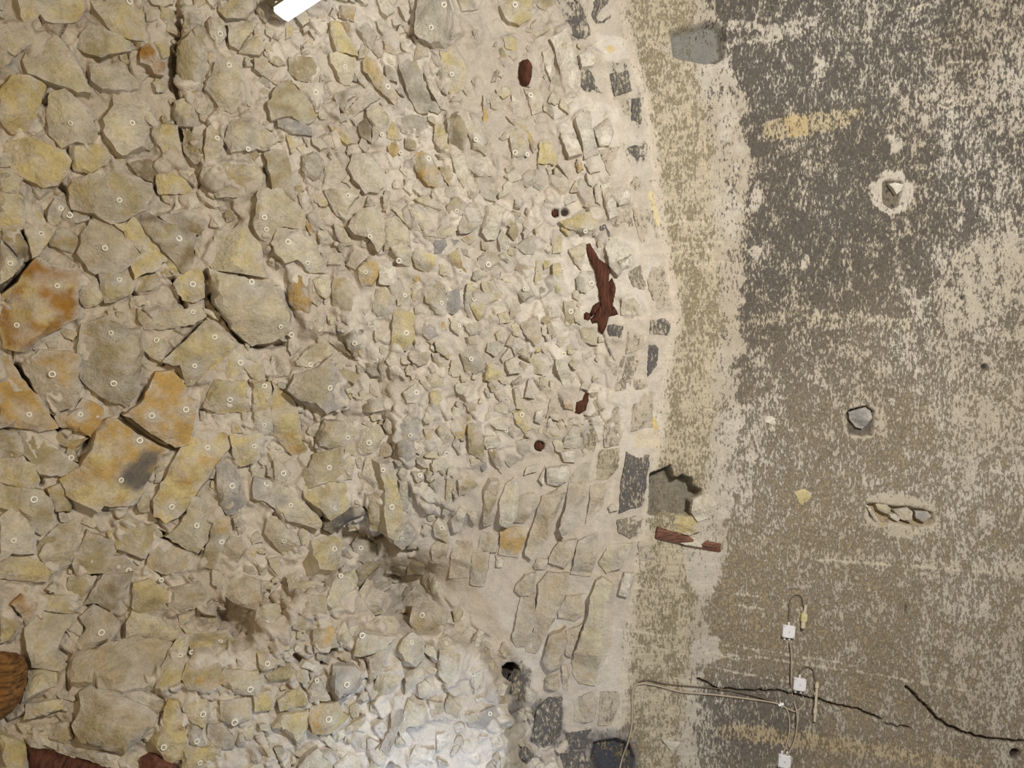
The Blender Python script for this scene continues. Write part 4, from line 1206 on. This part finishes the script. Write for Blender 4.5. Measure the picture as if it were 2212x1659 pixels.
for k, b in enumerate(stones):
    if k < NPART:
        o = mesh_obj('stone', b['v'], b['f'], M_ROCK, ceiling, b['o'], b['c'], True, 34)
        if b['rec']['col'][0] in 'OD': o['label'] = CN[b['rec']['col'][0]] + ' stone'
        for q in b['rec']['anchors']:
            p, n = b['on'](*q); add_anchor(p, n, o, b['o'])
    else:
        sv.append(b['v'] + b['o']); sc.append(b['c']); sf += [[i + off for i in f] for f in b['f']]; off += len(b['v'])
        for q in b['rec']['anchors']:
            p, n = b['on'](*q); add_anchor(p, n, ceiling, (0, 0, 0))
tag(mesh_obj('small_rubble', np.concatenate(sv), sf, M_ROCK, ceiling, (0, 0, 0), np.concatenate(sc), True, 34), kind='stuff')
for b in built:
    if b['rec']['kind'] == 'voussoir':
        k1 = b['rec']['col']; nv = len(b['v'])
        so_ = {'D': .64, 'G': .52, 'g': .40, 'b': .24, 't': .16}[k1[0]] + (.12 if 'D' in k1[1:] else 0)
        cb = (PAL['t'] * .7 + MORTAR * .3) * .88 if k1[0] != 'b' else PAL['b'] * .6 + MORTAR * .3
        dk_v = lin((90, 88, 88)) if ('D' in k1 or 'G' in k1) else lin((146, 136, 118))
        o = mesh_obj('voussoir', b['v'], b['f'], M_BED, ceiling, b['o'], np.repeat(cb[None], nv, 0), True, 34)
        if k1[0] == 'D': o['label'] = 'sooty black voussoir'
        a = o.data.attributes.new('Dark', 'FLOAT_COLOR', 'POINT')
        a.data.foreach_set('color', np.repeat(np.append(dk_v, 1.0)[None], nv, 0).astype(np.float32).ravel())
        a = o.data.attributes.new('Soot', 'FLOAT', 'POINT'); a.data.foreach_set('value', np.full(nv, so_, np.float32))
        a = o.data.attributes.new('Tool', 'FLOAT', 'POINT'); a.data.foreach_set('value', np.full(nv, .7, np.float32))
for (x, y) in ((822, 297), (1213, 585), (1127, 627), (870, 1243)):
    p, n = surf(x, y, .01); add_anchor(p, n, ceiling, (0, 0, 0), .8)

# ---------------------------------------------------------------- stones and chips let into the wall
def inset(name, col, H, pts, parent, seed, mat=None, sink=0.0, wood=False, patch=None):
    rc = dict(col=col, f=1.0, H=H, pts=pts, anchors=[], kind='wood' if wood else 'stone', patch=patch or [])
    b = stone(rc, seed, .010, wood)
    return mesh_obj(name, b['v'], b['f'], mat or M_ROCK, parent, b['o'] - b['n'] * sink, b['c'], True, 34), b
inset('stone', 'G', .055, [(1838, 891), (1872, 880), (1884, 888), (1888, 905), (1868, 928), (1855, 924), (1840, 906)], wall, 501, sink=.06)
for k, (cl, pp) in enumerate((('W', [(1873, 1090), (1882, 1094), (1906, 1128), (1912, 1138), (1902, 1138)]), ('c', [(1896, 1090), (1912, 1086), (1930, 1100), (1920, 1112), (1900, 1102)]),
                              ('W', [(1926, 1112), (1938, 1110), (1950, 1122), (1946, 1130), (1930, 1120)]), ('t', [(1936, 1104), (1965, 1098), (1978, 1108), (1974, 1132), (1952, 1124)]),
                              ('G', [(1980, 1105), (2008, 1106), (2016, 1116), (2000, 1130), (1982, 1120)]), ('y', [(1902, 1130), (1912, 1130), (1914, 1138), (1904, 1139)]))):
    inset('stone', cl, .045, pp, wall, 510 + k, sink=.055)
for k, (cl, pp) in enumerate((('W', [(1650, 903), (1662, 897), (1676, 904), (1682, 913), (1668, 916), (1652, 913)]), ('w', [(1660, 925), (1670, 921), (1676, 930), (1664, 934)]),
                              ('y', [(1716, 1062), (1738, 1056), (1754, 1066), (1750, 1078), (1736, 1092), (1726, 1086)]), ('W', [(1920, 397), (1932, 394), (1952, 398), (1946, 412), (1936, 420), (1930, 408)]),
                              ('W', [(1430, 1598), (1480, 1604), (1462, 1614), (1450, 1622)]))):
    inset('plaster_chip', cl, .014 if k != 3 else .02, pp, wall, 530 + k)
LUMP = [(1498, 1080), (1512, 1072), (1530, 1066), (1545, 1080), (1548, 1095), (1530, 1120), (1508, 1128), (1494, 1108)]
inset('plaster_lump', 'W', .04, LUMP, wall, 540)
inset('stone', 'yc', .03, [(1430, 1112), (1495, 1116), (1515, 1146), (1490, 1158), (1422, 1136)], wall, 541)

# ---------------------------------------------------------------- timbers caught in the masonry
def timber(name, pts, H, mat, label, seed, sink=0.0, rnd=.5, cat='timber'):
    o, b = inset(name, 'd', H, pts, None, seed, mat, sink, rnd)
    tag(o, label, cat); return o
T1 = lambda s_: [(1100 + float(a) * 560 / 2212, 410 + float(b) * 560 / 2212) for a, b in (q.split(',') for q in s_.split())]
big = empty('timber_fragment', p_at(1300, 640)); tag(big, 'long splintered red-brown timber embedded upright in pale rubble', 'timber')
for nm, s_, H, sd_ in (('trunk', '655,465 690,455 730,520 770,590 840,640 858,700 850,780 885,960 890,1020 850,1090 835,1150 808,1222 775,1200 760,1130 790,1000 770,850 740,700 700,600 665,520', .085, 601),
                       ('branch_stub', '850,790 880,750 895,790 912,830 905,880 890,960 865,930 855,860', .06, 602),
                       ('branch_stub', '880,980 900,1000 930,1058 890,1070 860,1080 850,1040', .05, 603),
                       ('branch_stub', '770,1000 790,990 800,1050 760,1130 710,1142 690,1100 720,1080', .06, 604),
                       ('branch_stub', '700,1050 720,985 765,955 785,1000 750,1040 715,1075', .07, 605)):
    o, b = inset(nm, 'd', H, T1(s_), None, sd_, M_WOODV, 0, .45)
    o.parent = big; o.location = Vector(tuple(b['o'])) - big.location
timber('timber_stub', T1('640,1060 660,1045 690,1055 695,1100 670,1120 640,1105'), .05, M_WOODV, 'small round stub of brown wood left of the long timber', 606)
PK = [(1100 + a * 560 / 2212, b * 560 / 2212) for a, b in ((110, 510), (160, 498), (200, 560), (196, 650), (170, 720), (120, 715), (97, 640), (100, 560))]
timber('timber_peg', PK, .11, M_WOODV, 'short oval red-brown wooden peg end high in the pale rubble', 607, rnd=.35)
T2 = lambda L_: [(1100 + a * 560 / 2212, 820 + b * 560 / 2212) for a, b in L_]
timber('timber_splinter', T2(((655, 115), (680, 115), (676, 180), (655, 262), (600, 295), (565, 282), (580, 195), (630, 178))), .05, M_WOODV, 'small dark wooden splinter below the long timber', 608)
timber('timber_plug', T2(((225, 540), (260, 528), (305, 570), (290, 592), (272, 610), (225, 592))), .03, M_WOODV, 'dark brown wood remnant plugging a small rubble hole', 609)
th = np.linspace(0, 6.28, 10)[:-1]
timber('timber_dowel', [(1200 + 6 * math.cos(t), 459 + 8 * math.sin(t)) for t in th], .02, M_WOODV, 'tiny brown dowel in the left of two round holes', 610, sink=.03)
plank = empty('timber_plank', p_at(1490, 1165)); tag(plank, 'reddish wooden plank set into the plaster under the square socket', 'plank')
for nm, pp, mt, H, cl in (('board', ((1270, 1262), (1560, 1350), (1815, 1402), (1808, 1482), (1620, 1442), (1400, 1390), (1250, 1353)), M_WOODP, .035, 'd'),
                          ('plaster_smear', ((1480, 1345), (1560, 1342), (1680, 1372), (1640, 1432), (1560, 1425), (1440, 1392)), M_ROCK, .041, 'w')):
    o, b = inset(nm, cl, H, T2(pp), None, 611, mt, 0, .3 if mt is M_WOODP else False)
    o.parent = plank; o.location = Vector(tuple(b['o'])) - plank.location
T3 = lambda L_: [(a * 560 / 2212, 1239 + b * 560 / 2212) for a, b in L_]
timber('timber_log', T3(((-160, 650), (0, 655), (150, 668), (210, 700), (250, 790), (240, 930), (190, 1080), (100, 1190), (0, 1250), (-160, 1330))), .26, M_WOODH, 'rounded weathered log end with grain at the left edge', 612, rnd=.5, cat='beam')
timber('timber_beam', T3(((225, 1478), (420, 1510), (700, 1590), (960, 1655), (960, 1760), (225, 1760))), .10, M_WOODV, 'flat red-brown timber along the bottom left edge', 613, rnd=.2, cat='beam')
o, b = inset('iron_stained_stone', 'dO', .12, T3(((1190, 1580), (1260, 1545), (1340, 1550), (1400, 1600), (1470, 1620), (1490, 1659), (1480, 1740), (1190, 1740))), ceiling, 614, plain('iron_stone', (104, 62, 46), .85, var=.4, scale=30))

# ---------------------------------------------------------------- electrics on the wall
def frame_at(px, py, off=0.0, rot=0.0):
    p, n = surf(px, py, off)
    n = Vector(tuple(n)); ex = Vector((1, 0, 0)); ex = (ex - n * ex.dot(n)).normalized(); ey = n.cross(ex)
    M = Matrix((ex, ey, n)).transposed().to_4x4()
    return Matrix.Translation(Vector(tuple(p))) @ M @ Matrix.Rotation(rot, 4, 'Z')
def rbox(w, h, z0, z1, r=.006, ch=.004, seg=3):
    def ringp(ins):
        out = []
        for cx, cy, a0 in ((w / 2, h / 2, 0), (-w / 2, h / 2, 90), (-w / 2, -h / 2, 180), (w / 2, -h / 2, 270)):
            for k_ in range(seg + 1):
                a = math.radians(a0 + 90 * k_ / seg)
                out.append((cx - math.copysign(r, cx) + (r - ins) * math.cos(a), cy - math.copysign(r, cy) + (r - ins) * math.sin(a)))
        return out
    n = 4 * (seg + 1); v = []; f = []
    for ins, z in ((0, z0), (0, z1 - ch), (ch, z1)): v += [(x, y, z) for x, y in ringp(ins)]
    for q in range(2):
        for k_ in range(n): f.append([q * n + k_, q * n + (k_ + 1) % n, (q + 1) * n + (k_ + 1) % n, (q + 1) * n + k_])
    f.append([2 * n + k_ for k_ in range(n)]); f.append([k_ for k_ in range(n)][::-1])
    return v, f
def cyl(p, q, r0, r1=None, n=12):
    p, q = Vector(p), Vector(q); r1 = r0 if r1 is None else r1
    d = (q - p).normalized(); a = d.orthogonal().normalized(); b = d.cross(a); v = []; f = []
    for c, r_ in ((p, r0), (q, r1)):
        for k_ in range(n):
            t = 2 * math.pi * k_ / n; v.append(tuple(c + (a * math.cos(t) + b * math.sin(t)) * r_))
    for k_ in range(n): f.append([k_, (k_ + 1) % n, n + (k_ + 1) % n, n + k_])
    f.append([n + k_ for k_ in range(n)]); f.append([k_ for k_ in range(n)][::-1])
    return v, f
def child(name, vf, mat, parent, sharp=40):
    return mesh_obj(name, vf[0], vf[1], mat, parent, (0, 0, 0), None, True, sharp)
def junction_box(px, py, label, glands):
    e = empty('junction_box', (0, 0, 0)); e.matrix_world = frame_at(px, py, .004, math.radians(-6))
    tag(e, label, 'junction box', 'junction boxes on the limewashed wall')
    s_ = .094
    child('body', rbox(s_, s_, -.02, .026), M_WHITE, e)
    lid = child('lid', rbox(s_ * 1.02, s_ * 1.02, .0265, .036), M_WHITE, e)
    for sx in (-1, 1):
        for sy in (-1, 1): child('screw', cyl((sx * s_ * .41, sy * s_ * .41, .034), (sx * s_ * .41, sy * s_ * .41, .0375), .0045), M_BOLT, lid)
    child('latch_mark', rbox(.008, .012, .0355, .037, .002, .0005), M_BOLT, lid)
    for gx, sy in glands:
        g = child('cable_gland', cyl((gx, sy * s_ * .49, .006), (gx, sy * (s_ * .5 + .016), .006), .0085), M_WHITE, e)
        child('gland_nut', cyl((gx, sy * (s_ * .5 + .016), .006), (gx, sy * (s_ * .5 + .026), .006), .0105, .007, 8), M_WHITE, g)
    return e
junction_box(1699, 1362, 'upper white junction box with sensor lead above it', [(-.022, -1), (.016, -1), (.0, 1)])
junction_box(1724, 1475, 'middle white junction box beside the wall crack', [(-.022, -1), (.02, -1), (.0, 1)])
junction_box(1692, 1641, 'lowest white junction box at the bottom edge', [(-.018, 1), (.022, 1), (0, -1)])
def tube(pts, r_, n=8):
    P = [Vector(p) for p in pts]
    Q = []
    for i in range(len(P) - 1):                        # smooth through the points
        a, b, c, d = P[max(i - 1, 0)], P[i], P[i + 1], P[min(i + 2, len(P) - 1)]
        for k_ in range(6):
            t = k_ / 6
            Q.append(.5 * ((2 * b) + (c - a) * t + (2 * a - 5 * b + 4 * c - d) * t * t + (3 * b - a - 3 * c + d) * t ** 3))
    Q.append(P[-1]); v = []; f = []
    for i, q in enumerate(Q):
        tg = (Q[min(i + 1, len(Q) - 1)] - Q[max(i - 1, 0)]).normalized()
        a = tg.cross(Vector((0, 0, 1))); a = a.normalized() if a.length > 1e-5 else tg.orthogonal().normalized(); b = tg.cross(a)
        for k_ in range(n):
            t = 2 * math.pi * k_ / n; v.append(tuple(q + (a * math.cos(t) + b * math.sin(t)) * r_))
    for i in range(len(Q) - 1):
        for k_ in range(n): f.append([i * n + k_, i * n + (k_ + 1) % n, (i + 1) * n + (k_ + 1) % n, (i + 1) * n + k_])
    f.append([k_ for k_ in range(n)][::-1]); f.append([(len(Q) - 1) * n + k_ for k_ in range(n)])
    return v, f
def cable(pxs, label, r_=.0065, mat=M_CABLE, off=.012):
    v, f = tube([tuple(surf(x, y, off)[0]) for x, y in pxs], r_)
    o = mesh_obj('cable', v, f, mat, None, (0, 0, 0), None, True, 60); tag(o, label, 'cable', 'cables on the wall'); return o
cable([(1338, 1675), (1345, 1640), (1356, 1600), (1363, 1560), (1364, 1500), (1366, 1486), (1372, 1478), (1390, 1475), (1425, 1482), (1470, 1492), (1540, 1500), (1620, 1508), (1660, 1513), (1684, 1520)],
      'pale grey cable bending along the wall to the cable tie', .0075)
cable([(1378, 1470), (1400, 1467), (1440, 1474), (1500, 1480), (1560, 1486), (1625, 1498), (1664, 1510)], 'thin dark cable just above the pale grey cable', .005, M_CABLED, .02)
cable([(1686, 1521), (1700, 1528), (1716, 1534), (1728, 1530), (1735, 1518), (1735, 1505), (1731, 1492)], 'cable looping up into the middle junction box')
cable([(1686, 1522), (1696, 1530), (1703, 1550), (1703, 1580), (1697, 1605), (1690, 1620), (1688, 1626)], 'left one of two cables dropping into the lowest box')
cable([(1702, 1381), (1706, 1410), (1707, 1440), (1707, 1470), (1711, 1500), (1718, 1535), (1718, 1565), (1713, 1595), (1702, 1615), (1698, 1627)], 'long cable from the upper box passing behind the middle box', .006, M_CABLE, .03)
cable([(1701, 1348), (1702, 1320), (1704, 1300), (1711, 1286), (1722, 1282), (1731, 1290), (1734, 1305), (1735, 1316)], 'thin brown lead arching from upper box to sensor', .0045, M_CABLED)
cable([(1725, 1460), (1727, 1448), (1735, 1440), (1744, 1439), (1753, 1446), (1758, 1460), (1760, 1472)], 'thin lead arching from middle box to thin rod', .0045, M_CABLED)
e = empty('cable_tie', (0, 0, 0)); e.matrix_world = frame_at(1684, 1520, .012, .3); tag(e, 'small white cable tie where the wall cables branch', 'cable tie')
child('band', cyl((-.022, 0, 0), (.022, 0, 0), .0125), M_WHITE, e); child('tail', rbox(.008, .05, -.004, .004, .002, .001), M_WHITE, e)
# tube-shaped sensor under a clip
e = empty('wall_sensor', (0, 0, 0)); e.matrix_world = frame_at(1732, 1330, .028, math.radians(-6)); tag(e, 'tubular steel sensor held by a cream clip above the boxes', 'sensor')
child('probe', cyl((0, -.082, 0), (0, .05, 0), .0175), M_STEEL, e); child('tip', cyl((0, -.096, 0), (0, -.082, 0), .012, .0175), M_CABLED, e)
child('stem', cyl((.004, .05, 0), (.006, .10, 0), .011), M_STEEL, e)
child('clip', rbox(.046, .062, -.028, .018, .006, .004), M_TAPE, e); child('screw', cyl((0, 0, .017), (0, 0, .0205), .006), M_BOLT, e)
e = empty('crack_gauge', (0, 0, 0)); e.matrix_world = frame_at(1759, 1496, .03, math.radians(-5)); tag(e, 'thin vertical measuring rod bridging the long dark crack', 'gauge')
child('rod', cyl((0, -.21, 0), (0, .095, 0), .0105), M_STEEL, e)
for y_ in (-.13, .07): child('collar', cyl((0, y_ - .018, 0), (0, y_ + .018, 0), .016), M_STEEL, e)
child('foot', rbox(.03, .022, -.03, -.004, .004, .002), M_STEEL, e)

# ---------------------------------------------------------------- the strip lamp hanging into the top of the picture
def cam_pt(px, py, D): return Vector(((px - CX) * PX * D / D0, (py - CY) * PX * D / D0, CAMZ + D))
LD = 5.15
a0 = cam_pt(604, 33, LD); a1 = cam_pt(604 + 330, 33 - 216, LD)
u = (a1 - a0).normalized(); nz = Vector((0, 0, -1)); v_ = nz.cross(u).normalized()
if v_.y < 0: v_ = -v_                                  # towards the lower right in the picture
lamp = empty('strip_lamp', a0); tag(lamp, 'glowing white strip lamp with metal end at the top edge', 'lamp')
def extrude(profile, l0, l1, bev=.0):
    v = []; f = []; n = len(profile)
    for s_, k_ in ((l0, 1 - bev), (l0 + .012, 1), (l1, 1)):
        for (p, q) in profile: v.append(tuple(u * (s_ + (.3 * p if s_ < l1 else 0)) + v_ * (p * k_) + nz * (q * k_)))
    for j in range(2):
        for i in range(n): f.append([j * n + i, j * n + (i + 1) % n, (j + 1) * n + (i + 1) % n, (j + 1) * n + i])
    f.append(list(range(n))[::-1]); f.append([2 * n + i for i in range(n)]); return v, f
LEN = (a1 - a0).length; W_ = .060
prof = [(W_ * math.cos(t) * 1.0, W_ * math.sin(t)) for t in np.linspace(math.radians(-70), math.radians(205), 20)]
child('diffuser', extrude(prof, 0, LEN, .3), M_GLOW, lamp)
hp = [(-W_ * 2.3, .018), (-W_ * 2.3, -.055), (-W_ * .15, -.055), (-W_ * .15, -.030), (-W_ * .97, .022)]
child('housing', extrude(hp, .012, LEN, .1), M_HOUSE, lamp)
child('end_bracket', cyl(u * .03 - v_ * W_ * 1.4 - nz * -.0, u * .03 - v_ * W_ * 1.2 + nz * .02, .016, .012), M_BOLT, lamp)
for s_ in (.35, LEN - .15):
    child('hanger', cyl(u * s_ - v_ * W_ - nz * .05, u * s_ - v_ * W_ - nz * .55, .006, n=8), M_BOLT, lamp)
print('objects', len(bpy.data.objects), 'tris', sum(len(o.data.loop_triangles) or sum(len(p.vertices) - 2 for p in o.data.polygons) if len(o.data.polygons) < 5000 else len(o.data.polygons) * 2 for o in bpy.data.objects if o.type == 'MESH'))
